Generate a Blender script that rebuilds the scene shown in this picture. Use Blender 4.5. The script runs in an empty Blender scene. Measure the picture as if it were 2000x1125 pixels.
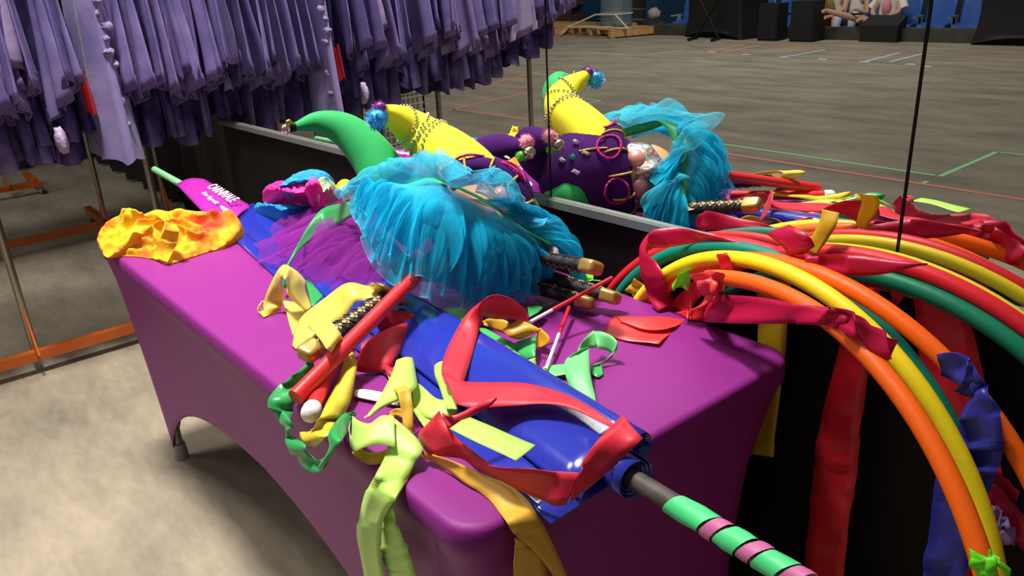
import bpy, bmesh, math, random
import numpy as np
from mathutils import Vector, Matrix, noise
random.seed(7)
rng = random.Random(11)
SC = bpy.context.scene
COL = SC.collection
V3 = lambda *a: np.array(a, float)

# ------------------------------------------------------------------ camera
FPX = 1572.6453
YAW, PIT, ROLL = 2.4686, 0.3793, -0.052
CAM = V3(1.6231, -0.8482, 1.4332)
cy, sy = math.cos(YAW), math.sin(YAW)
FW = V3(cy*math.cos(PIT), sy*math.cos(PIT), -math.sin(PIT))
_ri = V3(sy, -cy, 0); _up = np.cross(_ri, FW)
RT = math.cos(ROLL)*_ri + math.sin(ROLL)*_up
UP = -math.sin(ROLL)*_ri + math.cos(ROLL)*_up
cam = bpy.data.cameras.new('camera'); cam_o = bpy.data.objects.new('camera', cam); COL.objects.link(cam_o)
cam.sensor_width = 36; cam.lens = FPX/2000*36; cam.clip_start = .02; cam.clip_end = 200
m = Matrix.Identity(4)
for i in range(3):
    m[i][0] = RT[i]; m[i][1] = UP[i]; m[i][2] = -FW[i]; m[i][3] = CAM[i]
cam_o.matrix_world = m
SC.camera = cam_o

# mirror plane (vertical, almost parallel to the table)
MA = 0.0382
MN = V3(math.sin(MA), -math.cos(MA), 0); MU = V3(math.cos(MA), math.sin(MA), 0)
MP = V3(0, .4306, 0)
TZ = .747            # table surface
def ray(x, y): return FW + RT*(x-1000)/FPX - UP*(y-562.5)/FPX
def PZ(x, y, z):                      # point of the place seen at a pixel, at height z
    d = ray(x, y); return CAM + d*((z-CAM[2])/d[2])
def PA(x, y, ax, v):                  # ... on the plane axis = v
    d = ray(x, y); return CAM + d*((v-CAM[ax])/d[ax])
def refl(p): return p - 2*((p-MP)@MN)*MN
def RZ(x, y, z): return refl(PZ(x, y, z))        # point whose mirror image is seen there
def RY(x, y, v):                      # ... on the plane y = v
    d = ray(x, y); c = refl(CAM); d = refl(CAM+d)-c; return c+d*((v-c[1])/d[1])
def proj(p):
    d = np.asarray(p, float)-CAM; z = d@FW
    return 1000+FPX*(d@RT)/z, 562.5-FPX*(d@UP)/z

# ------------------------------------------------------------------ materials
def lin(h):
    h = h.lstrip('#'); o = []
    for i in (0, 2, 4):
        c = int(h[i:i+2], 16)/255
        o.append(c/12.92 if c <= .04045 else ((c+.055)/1.055)**2.4)
    return (*o, 1)
_mc = {}
def mat(key, col, rough=.6, metal=0., spec=.5, trans=0., sheen=0., var=None, vscale=6., bump=0., bscale=60., detail=4, clear=0., aniso=None):
    if key in _mc: return _mc[key]
    M = bpy.data.materials.new(key); M.use_nodes = True; nt = M.node_tree; N = nt.nodes; L = nt.links
    b = N['Principled BSDF']; out = N['Material Output']
    b.inputs['Base Color'].default_value = lin(col); b.inputs['Roughness'].default_value = rough
    b.inputs['Metallic'].default_value = metal; b.inputs['Specular IOR Level'].default_value = spec
    if sheen: b.inputs['Sheen Weight'].default_value = sheen
    if clear: b.inputs['Coat Weight'].default_value = clear; b.inputs['Coat Roughness'].default_value = .15
    tc = N.new('ShaderNodeTexCoord')
    cs = None
    if var:
        nz = N.new('ShaderNodeTexNoise'); nz.inputs['Scale'].default_value = vscale; nz.inputs['Detail'].default_value = detail
        L.new(tc.outputs['Object'], nz.inputs['Vector'])
        rp = N.new('ShaderNodeValToRGB'); els = rp.color_ramp.elements
        cols = [col]+list(var); n = len(cols)
        els[0].position = .34; els[0].color = lin(cols[0]); els[1].position = .66; els[1].color = lin(cols[-1])
        for k in range(1, n-1):
            e = els.new(.34+.32*k/(n-1)); e.color = lin(cols[k])
        L.new(nz.outputs['Fac'], rp.inputs['Fac']); L.new(rp.outputs['Color'], b.inputs['Base Color']); cs = rp.outputs['Color']
    if bump:
        n2 = N.new('ShaderNodeTexNoise'); n2.inputs['Scale'].default_value = bscale; n2.inputs['Detail'].default_value = 3
        L.new(tc.outputs['Object'], n2.inputs['Vector'])
        bp = N.new('ShaderNodeBump'); bp.inputs['Strength'].default_value = bump; bp.inputs['Distance'].default_value = .01
        L.new(n2.outputs['Fac'], bp.inputs['Height']); L.new(bp.outputs['Normal'], b.inputs['Normal'])
    if trans:
        t = N.new('ShaderNodeBsdfTranslucent'); mx = N.new('ShaderNodeMixShader'); mx.inputs[0].default_value = trans
        t.inputs['Color'].default_value = lin(col)
        if cs is not None: L.new(cs, t.inputs['Color'])
        L.new(b.outputs[0], mx.inputs[1]); L.new(t.outputs[0], mx.inputs[2]); L.new(mx.outputs[0], out.inputs[0])
    _mc[key] = M
    return M
def tulle(key, col, op):
    M = bpy.data.materials.new(key); M.use_nodes = True; nt = M.node_tree; N = nt.nodes; L = nt.links
    N.remove(N['Principled BSDF']); out = N['Material Output']
    d = N.new('ShaderNodeBsdfDiffuse'); t = N.new('ShaderNodeBsdfTranslucent'); tr = N.new('ShaderNodeBsdfTransparent')
    d.inputs[0].default_value = lin(col); t.inputs[0].default_value = lin(col)
    a = N.new('ShaderNodeMixShader'); a.inputs[0].default_value = .4
    L.new(d.outputs[0], a.inputs[1]); L.new(t.outputs[0], a.inputs[2])
    lw = N.new('ShaderNodeLayerWeight'); lw.inputs[0].default_value = .35
    mr = N.new('ShaderNodeMapRange'); mr.inputs['To Min'].default_value = op; mr.inputs['To Max'].default_value = min(1, op+.45)
    L.new(lw.outputs['Facing'], mr.inputs['Value'])
    mx = N.new('ShaderNodeMixShader'); L.new(mr.outputs[0], mx.inputs[0]); L.new(tr.outputs[0], mx.inputs[1]); L.new(a.outputs[0], mx.inputs[2])
    L.new(mx.outputs[0], out.inputs[0])
    return M

M_cover = mat('purple_spandex', '#85267e', .5, spec=.25, bump=.04, bscale=900)
M_black = mat('black_panel', '#0b0909', .55, spec=.25)
M_chrome = mat('chrome', '#c9cac6', .25, metal=1)
M_steel = mat('brushed_rail', '#aeb4b0', .35, metal=.8)
M_dark = mat('dark_trim', '#191612', .35, metal=.5)
M_orange_steel = mat('orange_steel', '#b8561a', .45, var=['#c8641e'], vscale=8)
M_gold = mat('gold_plastic', '#b08a48', .35, metal=.55, var=['#c29a58'], vscale=20)
M_goldtrim = mat('gold_braid', '#c8a045', .4, metal=.6, bump=.6, bscale=300)
M_grip = mat('black_grip', '#1d1a17', .6, bump=.4, bscale=250)
M_white = mat('white_plastic', '#e9e5df', .4)

# ------------------------------------------------------------------ mesh helpers
class MB:
    def __init__(s): s.v = []; s.f = []; s.mi = []
    def add(s, verts, faces, mi=0):
        b = len(s.v); s.v += [tuple(map(float, p)) for p in verts]
        s.f += [tuple(b+i for i in f) for f in faces]; s.mi += [mi]*len(faces); return s
    def grid(s, P, mi=0, cu=False, cv=False):      # P[u][v] points
        nu, nv = len(P), len(P[0]); b = [p for r in P for p in r]; F = []
        for i in range(nu if cu else nu-1):
            for j in range(nv if cv else nv-1):
                F.append((i*nv+j, ((i+1) % nu)*nv+j, ((i+1) % nu)*nv+(j+1) % nv, i*nv+(j+1) % nv))
        return s.add(b, F, mi)
    def box(s, c, size, mi=0, R=None):
        h = np.array(size)/2; vs = [np.array([x, y, z])*h for x in (-1, 1) for y in (-1, 1) for z in (-1, 1)]
        if R is not None: vs = [R@v for v in vs]
        vs = [np.array(c)+v for v in vs]
        return s.add(vs, [(0, 1, 3, 2), (4, 6, 7, 5), (0, 4, 5, 1), (2, 3, 7, 6), (0, 2, 6, 4), (1, 5, 7, 3)], mi)
    def tube(s, pts, r, n=12, mi=0, cap=True, ell=None):
        pts = [np.array(p, float) for p in pts]; k = len(pts)
        rs = r if hasattr(r, '__len__') else [r]*k
        T = [pts[min(i+1, k-1)]-pts[max(i-1, 0)] for i in range(k)]
        T = [t/(np.linalg.norm(t)+1e-12) for t in T]
        a = np.cross(T[0], V3(0, 0, 1) if abs(T[0][2]) < .9 else V3(1, 0, 0)); a /= np.linalg.norm(a)
        P = []
        for i in range(k):
            a = a - (a@T[i])*T[i]; a /= np.linalg.norm(a)+1e-12; b = np.cross(T[i], a)
            ea, eb = ell if ell else (1, 1)
            P.append([pts[i]+rs[i]*(ea*math.cos(2*math.pi*j/n)*a+eb*math.sin(2*math.pi*j/n)*b) for j in range(n)])
        s.grid(P, mi, cv=True)
        if cap:
            s.add(P[0], [tuple(range(n))[::-1]], mi); s.add(P[-1], [tuple(range(n))], mi)
        return s
    def sphere(s, c, r, mi=0, nu=12, nv=8, R=None, fn=None):
        r = np.array(r if hasattr(r, '__len__') else [r]*3); P = []
        for i in range(nv+1):
            t = math.pi*i/nv; row = []
            for j in range(nu):
                p = V3(math.sin(t)*math.cos(2*math.pi*j/nu), math.sin(t)*math.sin(2*math.pi*j/nu), math.cos(t))
                q = p*r
                if fn: q = q*fn(p)
                if R is not None: q = R@q
                row.append(np.array(c)+q)
            P.append(row)
        return s.grid(P, mi, cv=True)
    def build(s, name, mats, parent=None, smooth=True, solid=0, sub=0, weld=False):
        me = bpy.data.meshes.new(name); me.from_pydata(s.v, [], s.f)
        ms = mats if isinstance(mats, (list, tuple)) else [mats]
        for x in ms: me.materials.append(x)
        if len(ms) > 1: me.polygons.foreach_set('material_index', s.mi)
        if smooth: me.polygons.foreach_set('use_smooth', [True]*len(s.f))
        if weld or smooth:
            bm = bmesh.new(); bm.from_mesh(me)
            if weld: bmesh.ops.remove_doubles(bm, verts=bm.verts, dist=1e-5)
            bm.to_mesh(me); bm.free()
        me.update()
        o = bpy.data.objects.new(name, me); COL.objects.link(o)
        if parent is not None:
            o.parent = parent; o.matrix_parent_inverse = Matrix.Translation(-Vector(parent.location)) if parent.type == 'EMPTY' else Matrix.Identity(4)
        if solid:
            k = o.modifiers.new('thickness', 'SOLIDIFY'); k.thickness = solid; k.offset = 0
        if sub:
            k = o.modifiers.new('smooth', 'SUBSURF'); k.levels = sub; k.render_levels = sub
        return o
def tag(o, label=None, cat=None, group=None, kind=None):
    if label: o['label'] = label
    if cat: o['category'] = cat
    if group: o['group'] = group
    if kind: o['kind'] = kind
    return o
def thing(name, label, cat, loc, group=None):
    e = bpy.data.objects.new(name, None); COL.objects.link(e); e.location = Vector(loc); e.empty_display_size = .05
    return tag(e, label, cat, group)
def catmull(P, n):
    P = [np.array(p, float) for p in P]; k = len(P); out = []
    for i in range(k-1):
        p0 = P[i-1] if i else 2*P[0]-P[1]; p1, p2 = P[i], P[i+1]; p3 = P[i+2] if i+2 < k else 2*P[-1]-P[-2]
        for j in range(n):
            t = j/n
            out.append(.5*((2*p1)+(-p0+p2)*t+(2*p0-5*p1+4*p2-p3)*t*t+(-p0+3*p1-3*p2+p3)*t**3))
    out.append(P[-1]); return out
def frame(d, up=(0, 0, 1)):
    d = np.array(d, float); d /= np.linalg.norm(d); s = np.cross(np.array(up, float), d)
    if np.linalg.norm(s) < 1e-6: s = V3(1, 0, 0)
    s /= np.linalg.norm(s); return d, s, np.cross(d, s)

# ------------------------------------------------------------------ ribbons
def spot(x, y, h):
    if isinstance(h, tuple): return PA(x, y, {'x': 0, 'y': 1}[h[0]], h[1])
    return PZ(x, y, TZ+h)
def strand(mb, st, n=7, w=5, mi=0, belly=.0, crease=.0015):
    L, Rr = [], []
    for s in st:
        h = s[4]; hl, hr = h if (isinstance(h, tuple) and not isinstance(h[0], str)) else (h, h)
        L.append(spot(s[0], s[1], hl)); Rr.append(spot(s[2], s[3], hr))
    L = catmull(L, n); Rr = catmull(Rr, n); P = []
    ph = rng.random()*10
    for i, (a, b) in enumerate(zip(L, Rr)):
        row = []
        t = L[min(i+1, len(L)-1)]-L[max(i-1, 0)]; nn = np.cross(t, b-a); q = np.linalg.norm(nn)
        nn = nn/q if q > 1e-9 else V3(0, 0, 1)
        if nn[2] < 0: nn = -nn
        for j in range(w):
            u = j/(w-1)
            d = belly*math.sin(math.pi*u)*(.7+.3*math.sin(i*.21+ph))+crease*math.sin(i*.23+ph+u*3.5)
            row.append(a+(b-a)*u+nn*d)
        P.append(row)
    mb.grid(P, mi); return mb
def ribbon(label, strands, m, cat='ribbon', name='ribbon', group=None, belly=0., solid=.0007, w=5, n=7, crease=.0015):
    mb = MB()
    for st in strands: strand(mb, st, belly=belly, w=w, n=n, crease=crease)
    o = mb.build(name, m, solid=solid)
    return tag(o, label, cat, group)
def satin(key, col, tr=.18, rough=.46): return mat(key, col, rough, sheen=.1, trans=tr, bump=.08, bscale=35)
R_red = satin('satin_red', '#e0243f'); R_yel = satin('satin_yellow', '#ecd75c'); R_gold = satin('satin_gold', '#eebb3c')
R_lime = satin('satin_lime', '#bfe86a'); R_mint = satin('satin_mint', '#74d983'); R_green = satin('satin_green', '#2fa457', rough=.3)
R_kelly = satin('satin_kelly', '#3fbf62', rough=.3)
T_mag = mat('plastic_magenta', '#d2164f', .35, trans=.3, bump=.12, bscale=40)
T_red = mat('plastic_red', '#ea2636', .35, trans=.3, bump=.12, bscale=40)
T_coral = mat('plastic_coral', '#f24a4c', .4, trans=.25, bump=.1, bscale=40)
T_blue = mat('plastic_blue', '#3a3fb0', .35, trans=.25, bump=.12, bscale=40)
T_yel = mat('plastic_yellow', '#e0b828', .35, trans=.3, bump=.1, bscale=40)
T_lime = mat('plastic_lime', '#7ef02a', .4, trans=.3, bump=.2, bscale=40)
T_lilac = mat('plastic_lilac', '#a184c4', .4, trans=.3, bump=.2, bscale=40)

# ================================================================== SETTING
fl = MB(); fl.add([(-40, -40, 0), (40, -40, 0), (40, 40, 0), (-40, 40, 0)], [(0, 1, 2, 3)])
M_floor = bpy.data.materials.new('worn_stage_floor'); M_floor.use_nodes = True
def floor_nodes():
    nt = M_floor.node_tree; N = nt.nodes; L = nt.links; b = N['Principled BSDF']
    tc = N.new('ShaderNodeTexCoord')
    n1 = N.new('ShaderNodeTexNoise'); n1.inputs['Scale'].default_value = 1.1; n1.inputs['Detail'].default_value = 9; n1.inputs['Roughness'].default_value = .65
    mp = N.new('ShaderNodeMapping'); mp.inputs['Scale'].default_value = (1, 2.6, 1); mp.inputs['Rotation'].default_value = (0, 0, .5)
    L.new(tc.outputs['Object'], mp.inputs[0]); L.new(mp.outputs[0], n1.inputs['Vector'])
    r1 = N.new('ShaderNodeValToRGB'); e = r1.color_ramp.elements
    e[0].position = .3; e[0].color = lin('#7c7365'); e[1].position = .72; e[1].color = lin('#b3a690')
    L.new(n1.outputs['Fac'], r1.inputs[0])
    n2 = N.new('ShaderNodeTexNoise'); n2.inputs['Scale'].default_value = 14; n2.inputs['Detail'].default_value = 6
    L.new(mp.outputs[0], n2.inputs['Vector'])
    r2 = N.new('ShaderNodeValToRGB'); e = r2.color_ramp.elements; e[0].position = .35; e[0].color = (.9, .9, .9, 1); e[1].position = .7; e[1].color = (1.05, 1.045, 1.04, 1)
    L.new(n2.outputs['Fac'], r2.inputs[0])
    mx = N.new('ShaderNodeMix'); mx.data_type = 'RGBA'; mx.blend_type = 'MULTIPLY'; mx.inputs[0].default_value = 1
    L.new(r1.outputs[0], mx.inputs[6]); L.new(r2.outputs[0], mx.inputs[7]); L.new(mx.outputs[2], b.inputs['Base Color'])
    b.inputs['Roughness'].default_value = .55; b.inputs['Specular IOR Level'].default_value = .3
floor_nodes()
tag(fl.build('floor', M_floor, smooth=False), 'dark worn stage floor with scuffs', 'floor', kind='structure')

# black curtain behind the clothes racks
cu = MB(); P = []
for i in range(200):
    y = -2.4+i*.045; x = -6.4+.05*math.sin(i*1.1)+.03*math.sin(i*.37)
    P.append([(x, y, 0.02), (x, y, 4.5)])
cu.grid(P)
P = []
for i in range(154):
    x = -6.4+i*.03; y = .80+.05*math.sin(i*1.3)+.03*math.sin(i*.41)
    P.append([(x, y, .02), (x, y, 4.5)])
cu.grid(P)
tag(cu.build('wall_left', mat('black_drape', '#1d0f0a', .9, var=['#120a08'], vscale=2)), 'black pleated drape behind the clothes racks', 'drape', kind='structure')

# mirror units: black base, mirror glass, silver rail at the foot of the glass
M_mirror = mat('mirror_glass', '#eceee9', .0, metal=1)
def mu(u, z, off=0.): return MP + MU*u + MN*off + V3(0, 0, z)
S0, PW = -1.5082, .8457
MTOP = 2.25
def panel(u0, u1, label):
    c = mu((u0+u1)/2, 0); t = thing('mirror_panel', label, 'mirror', c, 'row of mirror panels behind the table')
    R = np.stack([MU, -MN, V3(0, 0, 1)], 1)
    g = .002
    MB().box(mu((u0+u1)/2, .44, -.03), (u1-u0-g, .05, .88), R=R).build('base_panel', M_black, t, smooth=False)
    b = MB(); b.add([mu(u0+.003, .897), mu(u1-.003, .897), mu(u1-.003, MTOP), mu(u0+.003, MTOP)], [(0, 1, 2, 3)])
    b.build('mirror_glass', M_mirror, t, smooth=False)
    MB().box(mu((u0+u1)/2, 1.57, -.025), (u1-u0-g, .04, 1.36), R=R).build('backing', M_black, t, smooth=False)
    r = MB(); r.box(mu((u0+u1)/2, .8885, .006), (u1-u0-g, .016, .019), R=R)
    r.box(mu((u0+u1)/2, .8995, .004), (u1-u0-g, .010, .003), R=R)
    r.build('bottom_rail', M_steel, t, smooth=False)
    for u in (u0+.0011, u1-.0011): MB().box(mu(u, (MTOP+.9)/2, .0006), (.0018, .0012, MTOP-.9), R=R).build('edge_strip', M_dark, t, smooth=False)
for k, lab in ((0, 'mirror panel on black base at the clothes rack end, reflecting the garments'),
               (1, 'mirror panel on black base reflecting the green and yellow jester horns'),
               (2, 'mirror panel on black base reflecting the jester face and turquoise tutu'),
               (3, 'mirror panel on black base behind the hoops at the right end')):
    panel(S0+(k)*PW, S0+(k+1)*PW, lab)
panel(-1.80, S0, 'narrow end mirror panel beside the clothes rack')

# ================================================================== TABLE
LX, LY = .915, .38
tb = thing('folding_table', 'six foot folding table under a purple stretch cover', 'table', (0, 0, 0))
TT = []
for cx_, cy_, a0 in ((.85, .315, 0), (-.85, .315, 90), (-.85, -.315, 180), (.85, -.315, 270)):
    TT += [(cx_+.05*math.cos(math.radians(a0+15*i)), cy_+.05*math.sin(math.radians(a0+15*i))) for i in range(7)]
mb = MB(); n = len(TT); mb.add([(x, y, .708) for x, y in TT]+[(x, y, .736) for x, y in TT], [tuple(range(n))[::-1], tuple(range(n, 2*n))]+[(i, (i+1) % n, n+(i+1) % n, n+i) for i in range(n)])
mb.build('tabletop', M_white, tb, smooth=False)
for sx in (-1, 1):
    for sy_ in (-1, 1):
        x, y = sx*.83, sy_*.305
        l = MB().tube([(x, y, .0), (x, y, .71)], .014).build('leg', mat('grey_leg', '#8d8b88', .4, metal=.4), tb)
        MB().tube([(x, y, .0), (x, y, .055)], [.024, .02]).build('foot_cap', mat('grey_rubber', '#9a948f', .7), l)
# stretch cover: rounded top slab, then skirt pulled to the feet with arched openings
def rrect(hx, hy, r, n=8, per=24):
    P = []
    for cx_, cy_, a0 in ((hx-r, hy-r, 0), (-hx+r, hy-r, 90), (-hx+r, -hy+r, 180), (hx-r, -hy+r, 270)):
        for i in range(n+1):
            a = math.radians(a0+90*i/n); P.append((cx_+r*math.cos(a), cy_+r*math.sin(a)))
    Q = []
    for i in range(len(P)):
        a, b = np.array(P[i]), np.array(P[(i+1) % len(P)]); d = np.linalg.norm(b-a)
        k = max(1, int(d/.03))
        for j in range(k): Q.append(a+(b-a)*j/k)
    return np.array(Q)
base = rrect(LX, LY, .055)
def ringat(z, inset):
    return [V3(p[0]*(1-inset/LX) if True else 0, p[1]*(1-inset/LY), z) for p in base]
rows = []
cen = V3(0, 0, TZ)
for s in (.0, .5, .9): rows.append([V3(p[0]*s, p[1]*s, TZ) for p in base])
for z, ins in ((TZ, .012), (TZ-.002, .005), (TZ-.008, .001), (TZ-.03, 0), (TZ-.045, .001), (TZ-.052, .006)):
    rows.append(ringat(z, ins))
feet = V3(.815, .335, 0)
for k in range(1, 15):
    t = k/14; row = []
    for p in base:
        sx = 1 if p[0] >= 0 else -1; sg = 1 if p[1] >= 0 else -1
        onend = abs(p[0]) > LX-.056 and abs(p[1]) < LY-.056
        onside = not onend and abs(p[0]) < LX-.056
        if onside:
            u = abs(p[0])/(LX-.055); zb = .012+.37*max(0, 1-u**2.8)**.9
        elif onend:
            u = abs(p[1])/(LY-.055); zb = .012+.36*max(0, 1-u**2.4)**.8
        else: zb = .012
        # straight pull from the top edge to the foot
        fx = sx*min(abs(p[0]), .852); fy = sg*min(abs(p[1]), .328)
        topz = TZ-.052
        z = topz+(zb-topz)*t
        g = (topz-z)/topz
        bow = .03*math.sin(math.pi*min(1, g))*(1 if onside else .6)
        x = p[0]*(1-.006/LX)+(fx-p[0])*g; y = p[1]*(1-.006/LY)+(fy-p[1])*g
        cn = .035*math.sin(math.pi*min(1, g))**.8
        if not onside: y -= sg*cn*(abs(p[1])/LY)**2
        if not onend: x -= sx*cn*.8*(abs(p[0])/LX)**6
        if onside: y -= sg*bow*(1-abs(p[0])/LX)
        if onend: x -= sx*bow*(1-abs(p[1])/LY)
        row.append(V3(x, y, z))
    rows.append(row)
cv = MB(); cv.grid(rows, cv=True)
tag(cv.build('table_cover', M_cover, weld=True, solid=.0015), 'purple stretch fabric cover fitted over the folding table', 'table cover')

# ================================================================== BANNER
bn = thing('banner', 'rolled vinyl banner on a taped pole, purple end lettered, blue along the table', 'banner', (.0, -.08, TZ))
M_vblue = mat('blue_vinyl', '#2b36a8', .16, var=['#2430a0'], vscale=3, bump=.05, bscale=25, clear=.3)
M_vback = mat('white_vinyl', '#cfd2d2', .4)
M_vpur = mat('purple_vinyl', '#a8289c', .35)
nearL, nearR = PZ(1076, 1026, TZ+.004), PZ(1262, 905, TZ+.006)
farL, farR = PZ(440, 452, TZ+.006), PZ(492, 402, TZ+.006)
prof = [(0., .003), (.25, .003), (.5, .004), (.75, .004), (.93, .006), (1.0, .014), (1.05, .032), (1.04, .055), (.97, .068), (.85, .066), (.7, .058), (.55, .048), (.42, .036), (.33, .02), (.29, .010)]
pr_c = catmull([np.array(p) for p in prof], 4)
P = []
for i in range(34):
    t = i/33; a = farL+(nearL-farL)*t; b = farR+(nearR-farR)*t
    k = min(1, max(0, (t-.1)/.75)); k = k*k*(3-2*k); k = .12+.88*k
    row = []
    for u, h in pr_c:
        hh = h*k*.78+(.002 if h > .01 else 0)+.0012*math.sin(t*7+u*4)*k*(1 if h > .02 else 0)
        row.append(a+(b-a)*u+V3(0, 0, hh))
    P.append(row)
s = MB(); s.grid(P)
s.build('blue_sheet', M_vblue, bn, solid=.0012)
# purple end beyond the table edge
pl = [PZ(344, 360, .778), PZ(395, 413, .772), PZ(441, 453, TZ+.008)]; pr2 = [PZ(400, 350, .782), PZ(440, 374, .778), PZ(493, 403, TZ+.010)]
A = catmull(pl, 8); B = catmull(pr2, 8); P = []
for a, b in zip(A, B):
    P.append([a+(b-a)*j/8+V3(0, 0, .012*math.sin(math.pi*j/8)) for j in range(9)])
s = MB(); s.grid(P); s.build('purple_sheet', M_vpur, bn, solid=.0012)
# lettering
def text_part(txt, o, ux, uy, size, shear, name):
    cu_ = bpy.data.curves.new(name, 'FONT'); cu_.body = txt; cu_.size = size; cu_.shear = shear; cu_.offset = size*.012; cu_.extrude = .0006
    ob = bpy.data.objects.new(name, cu_); COL.objects.link(ob)
    dg = bpy.context.evaluated_depsgraph_get(); me = bpy.data.meshes.new_from_object(ob.evaluated_get(dg))
    bpy.data.objects.remove(ob); me.materials.clear(); me.materials.append(mat('white_print', '#f3ece4', .5))
    nx = ux/np.linalg.norm(ux); ny = uy/np.linalg.norm(uy); nz = np.cross(nx, ny)
    w = max(v.co.x for v in me.vertices); hh = max(v.co.y for v in me.vertices)
    for v in me.vertices:
        q = o+ux*(v.co.x/w)+uy*(v.co.y/hh)+nz*v.co.z; v.co = Vector(q-V3(*bn.location))
    oo = bpy.data.objects.new(name, me); COL.objects.link(oo); oo.parent = bn; return oo
zt = .792
o0 = PZ(403, 365, zt); text_part('CARNIVALE', o0, PZ(450, 395.5, zt)-o0, PZ(421, 358, zt+.002)-o0, .1, 0., 'lettering')
o1 = PZ(393, 376.5, zt-.003); text_part('Bon Appetit', o1, PZ(421, 399, zt-.003)-o1, PZ(401.5, 373.3, zt)-o1, .1, .2, 'lettering')
# pole with tape
pA, pB = PZ(302, 331, .772), PZ(1560, 1132, .80)
pn = PZ(1232, 932, .778)
pts = [pA, PZ(352, 359, .772), pn, pB]
MB().tube([pA, PZ(352, 359, .772), PZ(450, 420, .768)], .0125, 14).build('taped_grip', mat('mint_tape', '#7fc48c', .6, bump=.5, bscale=60), bn)
MB().tube([pn+(pA-pn)*.03, pn, pn+(pB-pn)*.3, pn+(pB-pn)*.99], .0135, 14).build('pole', mat('dark_pole', '#3a3531', .5, var=['#574f48'], vscale=40), bn)
tp = MB(); d = pB-pn; Ln = np.linalg.norm(d); d /= Ln
x = .085; k = 0
_, sd, ud = frame(d)
while x < Ln:
    w = .032 if k else .06
    for mi_, (a, b) in enumerate(((x, x+w), (x+w+.004, x+w+.022))):
        ring = []
        for q, r_ in ((a, .0158), ((a+b)/2, .0165), (b, .0158)):
            ring.append([pn+d*(q+.010*math.cos(2*math.pi*j/16-1.))+(sd*math.cos(2*math.pi*j/16)+ud*math.sin(2*math.pi*j/16))*(r_ + .0008*math.sin(7*q*100+j)) for j in range(16)])
        tp.grid(ring, mi_, cv=True)
    x += w+.026; k += 1
tp.build('grip_tape', [mat('neon_green_tape', '#4be08a', .45), mat('pink_tape', '#cf6aa0', .5)], bn)
# inner roll round the pole, at the near end
P = []
for i in range(70):
    a = i/70*2*math.pi*3.2; r_ = .017+.0045*i/70*3.2
    ed = (nearR-farR)/np.linalg.norm(nearR-farR); e1, e2, e3 = frame(ed)
    c = pn+V3(0, 0, .001)
    off = e2*math.cos(a)*r_+e3*math.sin(a)*r_
    P.append([c-ed*.10+off*.6, c-ed*.02+off, c+ed*(.0+.012*i/70)+off])
s = MB(); s.grid(P); s.build('inner_roll', M_vblue, bn, solid=.001)

# ================================================================== JESTER DOLL
js = thing('jester_doll', 'stuffed jester doll head with curled green and yellow horns lying on the table', 'doll', (.1, .2, TZ))
M_velp = mat('purple_velvet', '#400f5e', .9, spec=.15, var=['#330c4a'], vscale=8)
M_fgreen = mat('green_felt', '#079a4c', .8, sheen=.05, var=['#07924a'], vscale=5)
M_fyel = mat('yellow_felt', '#ecdc12', .8, sheen=.05, var=['#eee020'], vscale=5)
AX = V3(.72, -.68, .15); AX /= np.linalg.norm(AX)
RC = V3(.198, .2, .918)
_, e2, e3 = frame(AX)
HB = RC-AX*.07
# hat body: lumpy ellipsoid behind the brim
Rm = np.stack([e2, e3, AX], 1)
b = MB().sphere(HB, (.125, .13, .135), nu=40, nv=26, R=Rm, fn=lambda p: 1+.03*math.sin(4*math.atan2(p[1], p[0])))
b.build('hat_body', M_velp, js)
# brim
bm_ = MB(); P = []
for i in range(56):
    a = 2*math.pi*i/56; c = RC+(e2*math.cos(a)+e3*math.sin(a))*.106; o_ = e2*math.cos(a)+e3*math.sin(a)
    P.append([c+(o_*math.cos(2*math.pi*j/14)*.020+AX*math.sin(2*math.pi*j/14)*.03) for j in range(14)])
bm_.grid(P, cu=True, cv=True); brim = bm_.build('brim', M_velp, js)
for i in range(12):
    a = 2*math.pi*(i+.35)/12; c = RC+(e2*math.cos(a)+e3*math.sin(a))*.106; o_ = e2*math.cos(a)+e3*math.sin(a)
    MB().tube([c+(o_*math.cos(t)*.0215+AX*math.sin(t)*.0315) for t in np.linspace(-.9, 2.6, 14)], .0033, 6).build('gold_braid', M_goldtrim, brim)
# face: head beyond the brim with nose, lips, eyes
FN = V3(.55, .76, .28); FN -= (FN@AX)*AX; FN /= np.linalg.norm(FN); FS = np.cross(AX, FN)
HC = RC+AX*.035-V3(0, 0, .018)
def headpt(a, s, grow=1.):       # a along the neck axis, s angle round from the face direction
    r0 = math.sqrt(max(.0, 1-(a/.125)**2))*.086*grow
    return HC+AX*a+(FN*math.cos(s)+FS*math.sin(s))*r0
hd = MB(); P = []
for i in range(25):
    a = -.1+.2245*i/24; row = []
    for j in range(40):
        s_ = 2*math.pi*j/40; p = headpt(a, s_)
        sf = (s_+math.pi) % (2*math.pi)-math.pi
        nose = .032*math.exp(-((sf/.16)**2))*math.exp(-(((a-.045)/.032)**2))
        chin = .012*math.exp(-((sf/.5)**2))*math.exp(-(((a-.115)/.03)**2))
        sock = -.010*math.exp(-(((abs(sf)-.42)/.2)**2))*math.exp(-(((a-.015)/.025)**2))
        row.append(p+(FN*math.cos(s_)+FS*math.sin(s_))*(nose+chin+sock))
    P.append(row)
hd.grid(P, cv=True); hd.build('face', mat('tan_face', '#d39a62', .6), js)
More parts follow.
